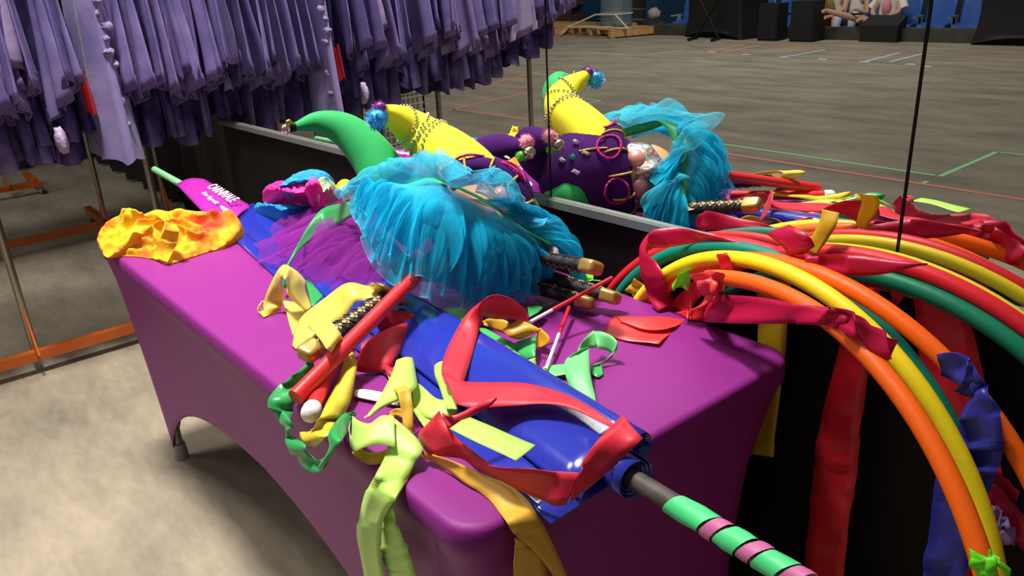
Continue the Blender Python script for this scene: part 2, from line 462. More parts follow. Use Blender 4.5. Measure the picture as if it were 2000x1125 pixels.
# sequinned half mask
M_seq = bpy.data.materials.new('sequin_mask'); M_seq.use_nodes = True
def seq_nodes():
    nt = M_seq.node_tree; N = nt.nodes; L = nt.links; b_ = N['Principled BSDF']; tc = N.new('ShaderNodeTexCoord')
    vo = N.new('ShaderNodeTexVoronoi'); vo.inputs['Scale'].default_value = 130; L.new(tc.outputs['Object'], vo.inputs['Vector'])
    rp = N.new('ShaderNodeValToRGB'); rp.color_ramp.interpolation = 'CONSTANT'; e = rp.color_ramp.elements
    e[0].color = lin('#b9c0c8'); e[1].color = lin('#d65f8a'); e[1].position = .35
    for p_, c_ in ((.5, '#8f9aa6'), (.62, '#b89a4c'), (.72, '#5fa3a0'), (.82, '#e3e3e6'), (.92, '#b34a6a')):
        q = e.new(p_); q.color = lin(c_)
    sp = N.new('ShaderNodeSeparateColor'); L.new(vo.outputs['Color'], sp.inputs[0]); L.new(sp.outputs[0], rp.inputs[0])
    L.new(rp.outputs[0], b_.inputs['Base Color']); b_.inputs['Metallic'].default_value = .65; b_.inputs['Roughness'].default_value = .25
    bp = N.new('ShaderNodeBump'); bp.inputs['Strength'].default_value = .8; L.new(sp.outputs[1], bp.inputs['Height']); L.new(bp.outputs[0], b_.inputs['Normal'])
seq_nodes()
mk = MB(); P = []
for i in range(13):
    a = -.002+.078*i/12; row = []
    for j in range(31):
        s_ = -1.15+2.3*j/30
        gr = 1.035+.012*math.sin(i*1.7)*math.sin(j*1.1)
        nose = .034*math.exp(-((s_/.17)**2))*math.exp(-(((a-.045)/.034)**2))
        aa = a+.012*math.cos(s_*2.8)
        row.append(headpt(aa, s_, gr)+(FN*math.cos(s_)+FS*math.sin(s_))*nose)
    P.append(row)
mk.grid(P); msk = mk.build('mask', M_seq, js, solid=.003)
for sg in (-1, 1):
    c = headpt(.016, sg*.44, 1.02); nrm = c-HC-AX*((c-HC)@AX); nrm /= np.linalg.norm(nrm)
    _, q1, q2 = frame(nrm)
    MB().sphere(c, (.026, .026, .017), R=np.stack([q1, q2, nrm], 1), nu=16).build('eyelid', mat('pink_lid', '#d98a84', .4, metal=.2), msk)
MB().sphere(headpt(.098, 0, 1.02), (.03, .012, .012), R=np.stack([FS, AX, FN], 1)).build('lips', mat('red_lips', '#b3404a', .4), js)
# horns
def horn(path, radii, m, name):
    c = catmull(path, 8); r = [float(x[0]) for x in catmull([[q, 0, 0] for q in radii], 8)]
    mb = MB().tube(c, r, 28)
    mb.sphere(c[-1], r[-1], nu=16)
    return mb.build(name, m, js), c, r
gy, yc, yr = horn([(.16, .235, .96), (.13, .225, 1.0), (.075, .215, 1.035), (.02, .205, 1.058), (-.012, .18, 1.088), (-.012, .14, 1.118), (.002, .097, 1.142)],
                  [.075, .068, .06, .053, .045, .032, .016], M_fyel, 'yellow_horn')
gg, gc, gr_ = horn([(.06, .15, .86), (.015, .125, .90), (-.035, .11, .965), (-.085, .10, 1.03), (-.135, .07, 1.085), (-.168, .02, 1.11), (-.178, -.035, 1.108)],
                   [.066, .064, .059, .053, .042, .027, .011], M_fgreen, 'green_horn')
gp, pc, pr_ = horn([(.06, .28, .92), (.03, .32, .965), (.035, .355, 1.0), (.08, .378, 1.02), (.13, .392, 1.028)], [.062, .056, .046, .034, .017], M_velp, 'purple_horn')
g2, g2c, g2r = horn([(.212, .322, .885), (.20, .325, .882), (.175, .33, .873), (.12, .345, .85), (.06, .36, .82)], [.03, .052, .066, .05, .025], M_fgreen, 'green_horn')
# bead strands
M_bsil = mat('silver_beads', '#dcdcc8', .18, metal=1); M_bteal = mat('teal_beads', '#117f86', .2, metal=.8)
def beads(c, r, f0, f1, turns, ph, n, name, m, par, br=.0045):
    mb = MB(); K = len(c)-1
    for i in range(n):
        t = i/(n-1); q = (f0+(f1-f0)*t)*K; k = min(K-1, int(q)); f = q-k
        p = c[k]*(1-f)+c[k+1]*f; R_ = r[k]*(1-f)+r[k+1]*f
        _, a_, b_ = frame(c[k+1]-c[k]); an = ph+2*math.pi*turns*t
        mb.sphere(p+(a_*math.cos(an)+b_*math.sin(an))*(R_+br*.7), br, nu=8, nv=6)
    return mb.build(name, m, par)
beads(yc, yr, .42, .86, 2.6, .3, 78, 'bead_strand', M_bsil, gy, .0037)
beads(yc, yr, .72, .40, 1.4, 2.2, 44, 'bead_strand', M_bsil, gy, .0037)
beads(gc, gr_, .31, .36, 1.0, 0, 40, 'bead_strand', M_bteal, gg, .0052)
# pompoms and bells
def pompom(c, r, m, name, par, tinsel=True):
    mb = MB().sphere(c, r*.8, nu=16, nv=12)
    for i in range(260):
        u = V3(*[rng.gauss(0, 1) for _ in range(3)]); u /= np.linalg.norm(u); _, a_, b_ = frame(u)
        h = r*rng.uniform(.95, 1.2); w = r*.05; b0 = np.array(c)+u*r*.7
        mb.add([b0+a_*w, b0-a_*w*.5+b_*w*.8, b0-a_*w*.5-b_*w*.8, np.array(c)+u*h], [(0, 1, 3), (1, 2, 3), (2, 0, 3)])
    return mb.build(name, m, par, smooth=False)
def bell(c, r, m, name, par, d):
    d = np.array(d)/np.linalg.norm(d); _, a_, b_ = frame(d)
    mb = MB().sphere(c, r, nu=18, nv=12)
    mb.tube([np.array(c)-a_*r*1.02-d*0, np.array(c)+d*r*.75, np.array(c)+a_*r*1.02], r*.12, 6, mi=1)
    mb.tube([np.array(c)-d*r*.9, np.array(c)-d*r*1.35], r*.22, 8)
    return mb.build(name, [m, M_black], par)
bell((-.181, -.062, 1.105), .0135, mat('silver_bell', '#e6dcc4', .15, metal=1), 'bell', gg, (-.2, -1, -.3))
bell((-.176, -.055, 1.120), .0085, mat('gold_bell', '#d8b23c', .2, metal=1), 'bell', gg, (0, -.5, 1))
MB().tube([(-.178, -.04, 1.108), (-.179, -.05, 1.108)], .0115, 12).build('black_cord', M_black, gg)
pompom((.016, .071, 1.129), .027, mat('blue_tinsel', '#2f98d6', .4, metal=.2), 'blue_pompom', gy)
pompom((.004, .088, 1.150), .019, mat('purple_tinsel', '#7a2f7e', .4, metal=.2), 'purple_pompom', gy)
pompom((.146, .398, 1.040), .021, mat('pink_tinsel', '#d6849c', .5), 'pink_pompom', gp)
pompom((.140, .386, 1.008), .016, mat('lime_tinsel', '#56b837', .5), 'green_pompom', gp)
bell((.166, .388, 1.018), .016, mat('nickel_bell', '#cfcab4', .2, metal=1), 'bell', gp, (.5, -.6, -.6))
# gems on the hat, gold piping, sequin loops
M_gem = mat('crystal_gem', '#dfe3e8', .08, metal=.6); M_gemt = mat('teal_gem', '#1c8f90', .1, metal=.5)
def hat_hit(px, py):
    d = ray(px, py); C2 = refl(CAM); dd = refl(CAM+d)-C2
    o_ = Rm.T@(C2-HB); q = Rm.T@dd; s_ = np.array([.125, .13, .135]); o_ = o_/s_; q = q/s_
    a_, b_, c_ = q@q, 2*o_@q, o_@o_-1; D = b_*b_-4*a_*c_
    if D < 0: return None
    t = (-b_-math.sqrt(D))/(2*a_); p = C2+dd*t
    n_ = Rm@((Rm.T@(p-HB))/s_**2); return p, n_/np.linalg.norm(n_)
for px_, py_, m_ in ((1125, 278, M_gem), (1145, 300, M_gem), (1118, 308, M_gemt), (1099, 313, M_gem), (1125, 336, M_gem)):
    h = hat_hit(px_, py_)
    if h is None: continue
    p, n_ = h; _, a_, b_ = frame(n_)
    p = p+n_*.003
    w = [(.013, 0), (.005, .008), (-.013, 0), (-.005, -.008)] if m_ is M_gem else [(.009*math.cos(k*math.pi/4), .009*math.sin(k*math.pi/4)) for k in range(8)]
    o1_ = [p+a_*x+b_*y for x, y in w]; o2_ = [p+n_*.005+(a_*x+b_*y)*.55 for x, y in w]; n = len(w)
    MB().add(o1_+o2_, [(i, (i+1) % n, n+(i+1) % n, n+i) for i in range(n)]+[tuple(range(n, 2*n))]).build('gem', m_, js, smooth=False)
M_pseq = mat('pink_sequins', '#d61f8c', .25, metal=.5, bump=.8, bscale=400)
for ang in (1.15, 2.1, 3.0):
    c0 = RC+(FN*math.cos(ang-1.6)+FS*math.sin(ang-1.6))*.128-AX*.012
    n_ = (c0-RC); n_ /= np.linalg.norm(n_); t_ = np.cross(AX, n_)
    MB().tube([c0+t_*.034*math.cos(a)+AX*.03*math.sin(a)+n_*(.004-.01*math.cos(a)**2) for a in np.linspace(0, 2*math.pi, 30)], .0034, 8).build('sequin_loop', M_pseq, js)
for k in range(4):
    a0 = math.pi/4+k*math.pi/2
    MB().tube([HB+Rm@(np.array([math.sin(t)*math.cos(a0)*.1265, math.sin(t)*math.sin(a0)*.1315, math.cos(t)*.1365])) for t in np.linspace(.3, 1.7, 16)], .003, 6).build('gold_piping', M_goldtrim, js)

# ================================================================== TULLE
M_hem = tulle('tulle_hem', '#74dcf0', .45)
TU = tulle('turquoise_tulle', '#27c6ea', .36); TPU = tulle('purple_tulle', '#9a38a2', .30); TUH = tulle('turquoise_tulle_haze', '#4fcdec', .20)
def densify(pts, n):
    c = catmull(pts, 12); d = [0]
    for i in range(1, len(c)): d.append(d[-1]+np.linalg.norm(c[i]-c[i-1]))
    o_ = []; k = 0
    for i in range(n):
        q = d[-1]*i/(n-1)
        while k < len(d)-2 and d[k+1] < q: k += 1
        f = (q-d[k])/max(1e-9, d[k+1]-d[k]); o_.append(c[k]*(1-f)+c[k+1]*f)
    return o_
def fan(mb, inner, outer, n=240, m=16, arch=.05, amp=.02, freq=7, ph=0., length=1., droop=0., mi=0, zmin=TZ+.004, jit=.04):
    I = densify(inner, n); O = densify(outer, n); P = []
    nz = lambda *a: noise.noise(Vector(a))
    for i in range(n):
        t = i/(n-1); row = []
        L_ = length*(1+jit*nz(t*9+ph*7, ph, 0)*2+jit*.5*nz(t*31, ph*3, 1))
        v = (O[i]-I[i])*L_; tg = I[min(i+2, n-1)]-I[max(0, i-2)]+O[min(i+2, n-1)]-O[max(0, i-2)]
        nn = np.cross(tg, v); nn /= np.linalg.norm(nn)+1e-9
        if nn[2] < 0: nn = -nn
        tgn = tg/(np.linalg.norm(tg)+1e-9)
        fq = t*freq+.6*nz(t*5, ph*2, 3)
        for j in range(m):
            s_ = j/(m-1)
            a1 = 2*math.pi*fq+ph+1.2*nz(s_*2, t*6, ph)
            w = math.sin(a1)+.45*math.sin(2*a1+1)+1.0*nz(t*freq*2.6+ph, s_*1.6, ph*5)+.5*nz(t*freq*5, s_*2.2, ph)+.14*nz(t*freq*15, s_*5, ph)
            side = math.cos(a1)*amp*1.1*s_
            p = I[i]+v*s_+nn*(arch*math.sin(math.pi*min(1, s_*.9))+amp*w*(.25*math.sin(math.pi*s_)+s_**1.2))+tgn*side
            p = p+V3(0, 0, -droop*s_*s_)
            if p[2] < zmin: p[2] = zmin+.003*abs(w)
            row.append(p)
        P.append(row)
    mb.grid(P, mi); RIMS.append([r_[-1] for r_ in P])
RIMS = []
def pz(l): return [PZ(x, y, z) for x, y, z in l]
waist = pz([(715, 392, .95), (755, 374, .985), (800, 362, 1.01)])+[V3(.25, .058, 1.03)]+pz([(930, 384, 1.0), (975, 412, .965), (1020, 445, .925)])+[V3(.421, .223, .884)]
gath = pz([(735, 386, .975), (790, 370, 1.0), (845, 364, 1.022), (890, 373, 1.012), (926, 388, .994), (965, 412, .965), (1003, 438, .932), (1038, 460, .908), (1062, 474, .89)])
rimA = pz([(686, 410, .975), (700, 440, .965), (712, 476, .94), (728, 508, .915), (752, 532, .895), (790, 556, .868), (832, 577, .842), (885, 597, .805), (940, 604, .785), (995, 597, .775), (1042, 578, .778), (1062, 548, .795), (1070, 518, .82), (1078, 490, .845)])
tu = thing('turquoise_tutu', 'turquoise tulle tutu with green satin waist ribbon heaped over the jester face', 'tutu', (.3, .05, TZ))
a = MB()
for k, (L_, ar, fr, am) in enumerate(((1.0, .012, 11, .012), (.965, .026, 10, .014), (.90, .040, 11, .015), (.80, .052, 9, .016), (.64, .055, 8, .016))):
    fan(a, [p-V3(0, 0, .004*k) for p in gath], rimA, arch=ar, amp=am, freq=fr, ph=k*1.7+.4, length=L_, n=420, m=18)
a.build('skirt_layers', TU, tu)
a = MB()
for r_ in RIMS: a.tube(r_[::3], .0011, 5, cap=False)
a.build('rolled_hem', M_hem, tu); RIMS.clear()
rimB = pz([(672, 392, .93), (690, 366, .96), (725, 343, 1.0), (775, 325, 1.025), (820, 318, 1.041), (872, 322, 1.037), (950, 336, 1.07), (1000, 364, 1.04), (1028, 402, .975), (1044, 438, .915), (1064, 456, .88), (1080, 482, .851)])
a = MB()
for k, (L_, ar) in enumerate(((1.0, .035), (.84, .05), (.6, .045))):
    fan(a, waist, rimB, arch=ar, amp=.005+.003*k, freq=5+3*k, ph=k*2.1+.6, length=L_, m=14, jit=.02)
fan(a, [p+V3(0, 0, .002) for p in gath], rimA, arch=.035, amp=.006, freq=6, ph=.9, length=.45, m=12)
fan(a, [p+V3(0, 0, .004) for p in waist], rimA, arch=.03, amp=.006, freq=5, ph=2.9, length=.36, m=12)
a.build('back_layers', TUH, tu)
a = MB()
for r_ in RIMS: a.tube(r_[::2], .0008, 5, cap=False)
a.build('rolled_hem', M_hem, tu); RIMS.clear()
# layers on the mirror side, under the waist ribbon
a = MB()
for k in range(3):
    fan(a, [V3(.30, .10, .99), V3(.34, .13, .97), V3(.38, .17, .94), V3(.41, .21, .89)], [V3(.345, .22, .955), V3(.352, .265, .90), V3(.36, .30, .84), V3(.39, .325, .785), V3(.44, .305, .775), V3(.465, .265, .785)], arch=.02+.015*k, amp=.012, freq=6+2*k, ph=k*2.4, length=1-.16*k, n=200)
a.build('mirror_side_layers', TU, tu); RIMS.clear()
wr = MB()
W = densify(waist, 60); P = []
for i, p in enumerate(W):
    tg = W[min(i+1, 59)]-W[max(0, i-1)]; vw = (p-CAM)/np.linalg.norm(p-CAM); vp = np.cross(tg, vw); vp /= np.linalg.norm(vp)
    f = min(1, max(0, (i-8)/26)); v = vp*(1-f)+vw*f*1.3+vp*.14*f; v /= np.linalg.norm(v)
    wd = (.012+.008*f)*min(1, .45+(59-i)/14)
    P.append([p+v*wd*q+V3(0, 0, .004*(1-q*q)) for q in (-1, -.5, 0, .5, 1)])
wr.grid(P)
strand(wr, [(742, 378, 752, 374, (.235, .232)), (700, 389, 704, 412, (.20, .17)), (660, 398, 665, 437, (.15, .11)), (636, 405, 650, 446, (.125, .085)), (617, 420, 640, 450, (.11, .075)), (598, 448, 614, 464, (.095, .07)), (581, 480, 586, 486, (.08, .07)), (563, 511, 567, 513, (.062, .06)), (549, 542, 554, 541, (.045, .045)), (552, 560, 561, 556, (.03, .03)), (566, 566, 580, 545, (.02, .02)), (594, 590, 612, 552, (.012, .012)), (610, 600, 640, 571, (.006, .006))], n=6)
wr.build('waist_ribbon', R_green, tu, solid=.0007)
s = MB(); strand(s, [(1000, 425, 985, 432, (.19, .185)), (1030, 447, 1022, 458, (.165, .155)), (1052, 466, 1047, 474, (.145, .14)), (1072, 478, 1068, 484, (.13, .125)), (1084, 492, 1078, 496, (.115, .11)), (1090, 500, 1085, 503, (.10, .098))])
s.build('ribbon_tail', R_green, tu, solid=.0007)
pu = thing('purple_tutu', 'purple tulle tutu lying flat under the turquoise one', 'tutu', (-.05, -.05, TZ))
inn = pz([(745, 440, .78), (770, 470, .79), (790, 500, .79), (800, 520, .78), (800, 535, .775)])
out_ = pz([(560, 440, .765), (505, 472, .755), (506, 500, .755), (530, 528, .755), (575, 545, .757), (620, 560, .76), (660, 575, .76), (720, 580, .765), (770, 570, .765)])
out2 = pz([(690, 428, .80), (640, 432, .795), (590, 440, .785), (540, 470, .77), (530, 505, .765), (560, 535, .765), (620, 560, .765), (700, 568, .775), (770, 555, .775)])
a = MB()
for k in range(4): fan(a, inn, out_ if k % 2 == 0 else out2, arch=.035+.012*k, amp=.011, freq=5+k, ph=k*1.9, length=1-.08*k, n=260)
a.build('skirt_layers', TPU, pu); RIMS.clear()

# ================================================================== CLOTH HEAPS
def heap(mb, outline, top, n=90, m=16, amp=.012, fs=22., mi=0, back=.05, seed=0., swirl=1., puff=.5, drop=None):
    """dome through a closed outline of (px, py, height above table); the far side falls back to the table"""
    O = [PZ(x, y, TZ+h) for x, y, h in outline]; O = densify(O+[O[0]], n+1)[:-1]
    c = PZ(top[0], top[1], TZ+top[2]); P = []
    away = V3(FW[0], FW[1], 0); away /= np.linalg.norm(away)
    for i in range(n):
        row = []; o_ = O[i]
        for j in range(m):
            s_ = j/(m-1); e = s_**1.15
            p = c+(o_-c)*e; lift = puff*(c[2]-o_[2])*(math.sin(math.pi*s_)*.5)
            p = p+V3(0, 0, lift)
            q = p*fs+V3(seed, seed*2, 0); w = noise.noise(Vector(q))
            an = 2*math.pi*i/n
            fold = math.sin(w*7*swirl+an*5+s_*4)*.5+abs(noise.noise(Vector(q*2.1)))*1.2-.5
            k = amp*fold*math.sin(math.pi*min(1, .12+.8*s_))
            p = p+V3(0, 0, k)-away*k*.5
            row.append(p)
        # skirt that closes the heap to the table
        g = o_+away*(back*(.3+min(1, (o_[2]-TZ)/.06)))*(1 if o_[2] > TZ+.012 else .1); g[2] = TZ+.002 if drop is None else max(TZ+.002, o_[2]-drop)
        if (c-o_)@away > 0 and o_[2] > TZ+.012:      # near side of a raised fold: tuck under
            g = o_*.55+c*.45; g[2] = max(TZ+.002, o_[2]-.03)
        row.append((o_+g)/2+V3(0, 0, .15*(o_[2]-g[2]))); row.append(g)
        P.append(row)
    mb.grid(P, mi, cu=True); return mb
M_tieO = mat('orange_tie_dye', '#f4cf1c', .85, var=['#f7c81e', '#f5b020', '#f28a1c', '#ea4a28'], vscale=9, detail=3, bump=.35, bscale=55, trans=.12)
cO = MB()
heap(cO, [(189, 468, .03), (197, 445, .06), (215, 428, .085), (232, 418, .10), (238, 405, .12), (258, 408, .115), (275, 420, .10), (300, 410, .11), (330, 412, .10), (352, 408, .105), (372, 412, .095), (420, 414, .085), (450, 409, .085), (466, 430, .055), (462, 455, .03), (440, 478, .012), (400, 492, .006), (360, 507, .004), (327, 517, .002), (308, 508, .004), (270, 500, .006), (235, 499, .006), (212, 503, .004), (197, 488, .015)], (322, 432, .092), n=200, m=30, amp=.019, fs=17, back=.03, seed=3.1, puff=.25)
strand(cO, [(298, 500, 328, 512, (.014, .012)), (303, 485, 338, 492, (.036, .032)), (313, 465, 347, 472, (.066, .06)), (322, 448, 350, 452, (.092, .088)), (328, 436, 346, 440, (.104, .10))], belly=.006)
tag(cO.build('tie_dye_cloth', M_tieO), 'crumpled yellow and orange tie-dye cloth on the far left corner of the table', 'cloth')
cB = MB()
MB_cols = [mat('dye_blue', '#1583bd', .85, var=['#1c9ad0'], vscale=12, bump=.25, bscale=60, trans=.1), mat('dye_pink', '#ee1a92', .85, var=['#f22d9c', '#f04aa4'], vscale=10, bump=.25, bscale=60, trans=.1),
           mat('dye_yellow', '#e4d878', .85, var=['#dfe0a4', '#9fcfae', '#2fa3b8'], vscale=13, bump=.25, bscale=60, trans=.1)]
heap(cB, [(496, 405, .03), (505, 395, .05), (520, 398, .06), (545, 398, .07), (570, 398, .07), (600, 404, .055), (607, 415, .03), (605, 432, .008), (580, 442, .004), (555, 442, .003), (525, 430, .003), (502, 418, .008)], (552, 412, .075), amp=.008, fs=26, mi=0, seed=1, back=.05)
heap(cB, [(513, 390, .06), (514, 372, .10), (530, 358, .13), (560, 352, .15), (590, 358, .15), (612, 368, .14), (620, 385, .10), (610, 404, .05), (585, 402, .05), (555, 398, .055), (522, 407, .035)], (565, 376, .135), amp=.008, fs=24, mi=1, seed=2, back=.05, drop=.05)
heap(cB, [(545, 365, .14), (560, 350, .155), (580, 337, .165), (605, 331, .165), (630, 333, .16), (646, 345, .14), (640, 360, .12), (600, 368, .13), (570, 366, .135)], (600, 352, .165), amp=.008, fs=26, mi=0, seed=5, back=.05, drop=.05)
heap(cB, [(600, 395, .08), (612, 375, .13), (622, 350, .155), (640, 346, .145), (655, 365, .11), (658, 385, .07), (645, 405, .03), (620, 412, .02), (603, 405, .04)], (632, 375, .125), amp=.007, fs=26, mi=2, seed=7, back=.05, drop=.05)
heap(cB, [(594, 372, .14), (600, 352, .16), (613, 345, .165), (624, 356, .155), (625, 370, .135), (608, 382, .125)], (610, 362, .17), amp=.006, fs=30, mi=1, seed=9, n=50, back=.03, drop=.05)
heap(cB, [(600, 408, .045), (620, 404, .05), (624, 418, .03), (610, 432, .012), (604, 425, .02)], (612, 415, .05), amp=.005, mi=1, n=40, seed=4, back=.02, drop=.05)
tag(cB.build('tie_dye_cloth', MB_cols), 'bunched blue, magenta and pale yellow tie-dye cloth beside the green horn', 'cloth')
cY = MB(); heap(cY, [(652, 385, .05), (656, 362, .09), (668, 350, .115), (682, 352, .11), (688, 375, .07), (686, 398, .03), (665, 402, .01), (654, 398, .02)], (670, 375, .10), amp=.008, fs=28, n=60, seed=6)
tag(cY.build('tie_dye_cloth', mat('dye_amber', '#edc414', .85, var=['#f0ce1c', '#ee9414'], vscale=14, bump=.2, trans=.1)), 'small yellow cloth tucked between blue-pink bundle and green horn', 'cloth')

# ================================================================== SWORDS
def sword(label, pom, grd, guard=True, blade=.2, roll=0.):
    pom = np.array(pom, float); grd = np.array(grd, float); d, s_, u_ = frame(grd-pom); L_ = np.linalg.norm(grd-pom)
    s_, u_ = s_*math.cos(roll)+u_*math.sin(roll), u_*math.cos(roll)-s_*math.sin(roll)
    t = thing('toy_sword', label, 'toy sword', (*pom[:2], TZ), 'toy katana swords on the table')
    def ring(x, a, b): return [pom+d*x+s_*a*math.cos(2*math.pi*j/20)+u_*b*math.sin(2*math.pi*j/20) for j in range(20)]
    h = MB(); h.grid([ring(x, .0165+.0012*math.sin(x*160), .0125+.001*math.sin(x*160)) for x in np.linspace(.03, L_, 60)], cv=True)
    hd_ = h.build('grip', M_grip, t)
    w = MB(); x = .045; i = 0
    while x < L_-.02:
        for sg in (-1, 1):
            c = pom+d*x+u_*.0137*sg
            w.add([c-d*.0108, c+s_*.0092-u_*sg*.0018, c+d*.0108, c-s_*.0092-u_*sg*.0018, c+u_*sg*.0010], [(0, 1, 4), (1, 2, 4), (2, 3, 4), (3, 0, 4)])
        x += .0235
    w.build('wrap_diamonds', mat('tan_diamond', '#d6ac72', .5, metal=.2), hd_, smooth=False)
    c_ = MB(); x = .034
    while x < L_-.012:
        for sg in (-1, 1):
            for q in (-1, 1):
                c_.tube([pom+d*(x+.0235*k/4)+u_*sg*(.0140-.004*abs(k/2-1)**2)+s_*q*(k/2-1)*.0158 for k in range(5)], .0011, 5)
        x += .0235
    c_.build('cord_wrap', M_grip, hd_)
    pm = MB(); sec = [(-.004, .008), (-.003, .0125), (.0, .0155), (.006, .0172), (.03, .0175), (.036, .0168)]
    def rr(x, k):
        o_ = []
        for j in range(28):
            a_ = 2*math.pi*j/28; ca, sa = math.cos(a_), math.sin(a_)
            f = (abs(ca)**5+abs(sa)**5)**(-1/5)
            o_.append(pom+d*x+s_*ca*f*k*1.06+u_*sa*f*k*.80)
        return o_
    R_ = [rr(x, k) for x, k in sec]; pm.grid(R_, cv=True); pm.add(R_[0], [tuple(range(28))[::-1]]); pm.add(R_[-1], [tuple(range(28))])
    pm.build('pommel_cap', M_gold, t)
    if guard:
        g_ = MB(); Rg = []
        for x, k in ((L_, .9), (L_+.002, 1.), (L_+.010, 1.), (L_+.012, .9)):
            Rg.append([pom+d*x+(s_*math.cos(a_)+(u_*.8-d*.6)*math.sin(a_))*k*(.034+.013*abs(math.cos(2*a_))**.8) for a_ in np.linspace(0, 2*math.pi, 48, endpoint=False)])
        g_.grid(Rg, cv=True); g_.add(Rg[0], [tuple(range(48))[::-1]]); g_.add(Rg[-1], [tuple(range(48))])
        g_.build('guard', M_gold, t)
    bl = MB(); bl.grid([[pom+d*(L_+.012+x)+s_*q[0]+u_*q[1] for q in ((.013, 0), (0, .005), (-.013, 0), (0, -.005))] for x in np.linspace(0, blade, 6)], cv=True)
    bl.add([pom+d*(L_+.012+blade)+s_*q[0]+u_*q[1] for q in ((.013, 0), (0, .005), (-.013, 0), (0, -.005))], [(0, 1, 2, 3)])
    bl.build('blade', mat('foam_blade', '#5b4a44', .5), t)
    return t
sword('toy katana with gold guard lying under the long red stick', (.383, -.338, .812), (.292, -.108, .832), True, .12, .3)
S2a, S2b = PZ(1207, 584, .785), PZ(1066, 538, .81)
sword('toy katana handle crossed by red and white wand, longest of the right-hand handles', S2a, S2a+(S2b-S2a)/np.linalg.norm(S2b-S2a)*.26, False, .03, .4)
S3a, S3b = PZ(1158, 592, .772), PZ(1050, 562, .79)
sword('toy katana handle lying lowest, beneath the one crossed by the wand', S3a, S3a+(S3b-S3a)/np.linalg.norm(S3b-S3a)*.24, False, .03, .2)
sword('toy katana handle highest up, beside the green ribbon tail and mirror', (.6, .1755, .892), (.385, .212, .852), False, .02, .5)

# ================================================================== STICKS AND WANDS
M_redst = mat('red_stick', '#d81f2a', .4, var=['#de2a33'], vscale=10)
st = thing('red_stick', 'long red padded stick with green satin end, leaning on the turquoise tutu', 'stick', (.478, -.403, .745))
A0, A1 = PZ(577, 776, .785), V3(.326, -.028, .887); A1 = A1+(A1-A0)*.12
MB().tube([A0, A0+(A1-A0)*.5, A1], .0145, 20).build('shaft', M_redst, st)
st2 = thing('red_stick', 'red stick with round white cap at the table front edge', 'stick', (.52, -.4, .745))
B0, B1 = PZ(611, 797, .772), PZ(672, 655, .778)
MB().tube([B0, B1], .0135, 20).build('shaft', M_redst, st2)
d = (B0-B1)/np.linalg.norm(B0-B1); c = MB()
c.tube([B0-d*.004, B0+d*.001, B0+d*.014, B0+d*.022, B0+d*.027, B0+d*.029], [.0142, .0158, .0165, .0150, .0105, .004], 20)
c.build('white_cap', M_white, st2)
M_wr = mat('wand_red', '#d8213a', .35); M_ww = mat('wand_white', '#efe6ea', .35)
def wand(label, a, b, f, r=.0036):
    t = thing('wand', label, 'wand', (*a[:2], TZ), 'red and white wands'); m_ = a+(b-a)*f
    if f > 0: MB().tube([a, m_], r*1.15, 12).build('red_tip', M_wr, t); MB().sphere(a, r*1.15).build('tip_end', M_wr, t)
    if f < 1: MB().tube([m_, b], r, 12).build('white_shaft', M_ww, t)
wand('red tipped white wand crossing over the katana handles', PZ(1194, 543, .835), PZ(1030, 632, .80), .72)
wand('red tipped white wand pointing up from the mint ribbon knot', PZ(1111, 601, .775), PZ(1066, 722, .762), .46)
wand('white wand on the blue banner running under the pale lime ribbon', PZ(950, 724, .760), PZ(798, 629, .757), .14)
wand('short white wand stub at upper edge of the blue banner', PZ(1112, 770, .765), PZ(1062, 738, .762), 0)
pd = MB(); pa, pb = PZ(694, 766, .755), PZ(785, 784, .755); dd, s_, u_ = frame(pb-pa)
pd.grid([[pa+dd*x+s_*math.cos(t)*w+u_*math.sin(t)*.004 for t in np.linspace(0, 2*math.pi, 16, endpoint=False)] for x, w in ((0, .001), (.002, .008), (.007, .0125), (.02, .0148), (.06, .0148), (np.linalg.norm(pb-pa), .0148))], cv=True)
tag(pd.build('fan_stick', M_white), 'white flat plastic stick with rounded end beside the lime ribbon', 'stick')

# ================================================================== RIBBONS ON THE TABLE
RB = 'satin ribbons strewn over the table'
ribbon('pale yellow satin ribbon standing in a loop, nearest the purple tulle',
  [[(515, 620, 548, 607, .003), (515, 606, 549, 600, .014), (516, 588, 554, 585, .03), (529, 553, 554, 562, .07), (540, 530, 552, 545, .10), (548, 522, 553, 538, .11), (556, 518, 553, 540, .112), (566, 520, 556, 547, .11), (578, 527, 559, 556, .095), (588, 538, 562, 573, .08), (597, 553, 574, 588, .06), (604, 576, 586, 600, .04), (610, 599, 597, 610, .025)],
   [(515, 621, 540, 611, .002), (507, 612, 512, 604, .006), (504, 603, 508, 598, .015), (508, 592, 514, 590, .022), (514, 588, 518, 590, .024)]], R_yel, group=RB)
ribbon('broad pale yellow ribbon arching over the katana grip up to its guard',
  [[(752, 555, 752, 588, (.085, .08)), (735, 559, 737, 587, (.085, .078)), (712, 556, 716, 588, (.09, .075)), (690, 552, 694, 590, (.10, .075)), (672, 556, 682, 606, (.095, .06)), (652, 568, 668, 622, (.075, .045)), (630, 584, 648, 632, (.055, .035)), (608, 602, 630, 644, (.035, .028)), (588, 622, 616, 656, (.02, .02)), (575, 642, 608, 668, (.01, .015)), (572, 662, 592, 676, (.004, .01)), (571, 676, 577, 682, (.003, .004))]], R_yel, group=RB, belly=.004)
ribbon('pale yellow ribbon laid across the katana grip near the pommel',
  [[(600, 640, 628, 612, (.04, .05)), (612, 648, 636, 618, (.07, .08)), (626, 664, 652, 634, (.102, .104)), (640, 682, 664, 652, (.10, .098)), (648, 690, 674, 665, (.075, .07))]], R_yel, group=RB)
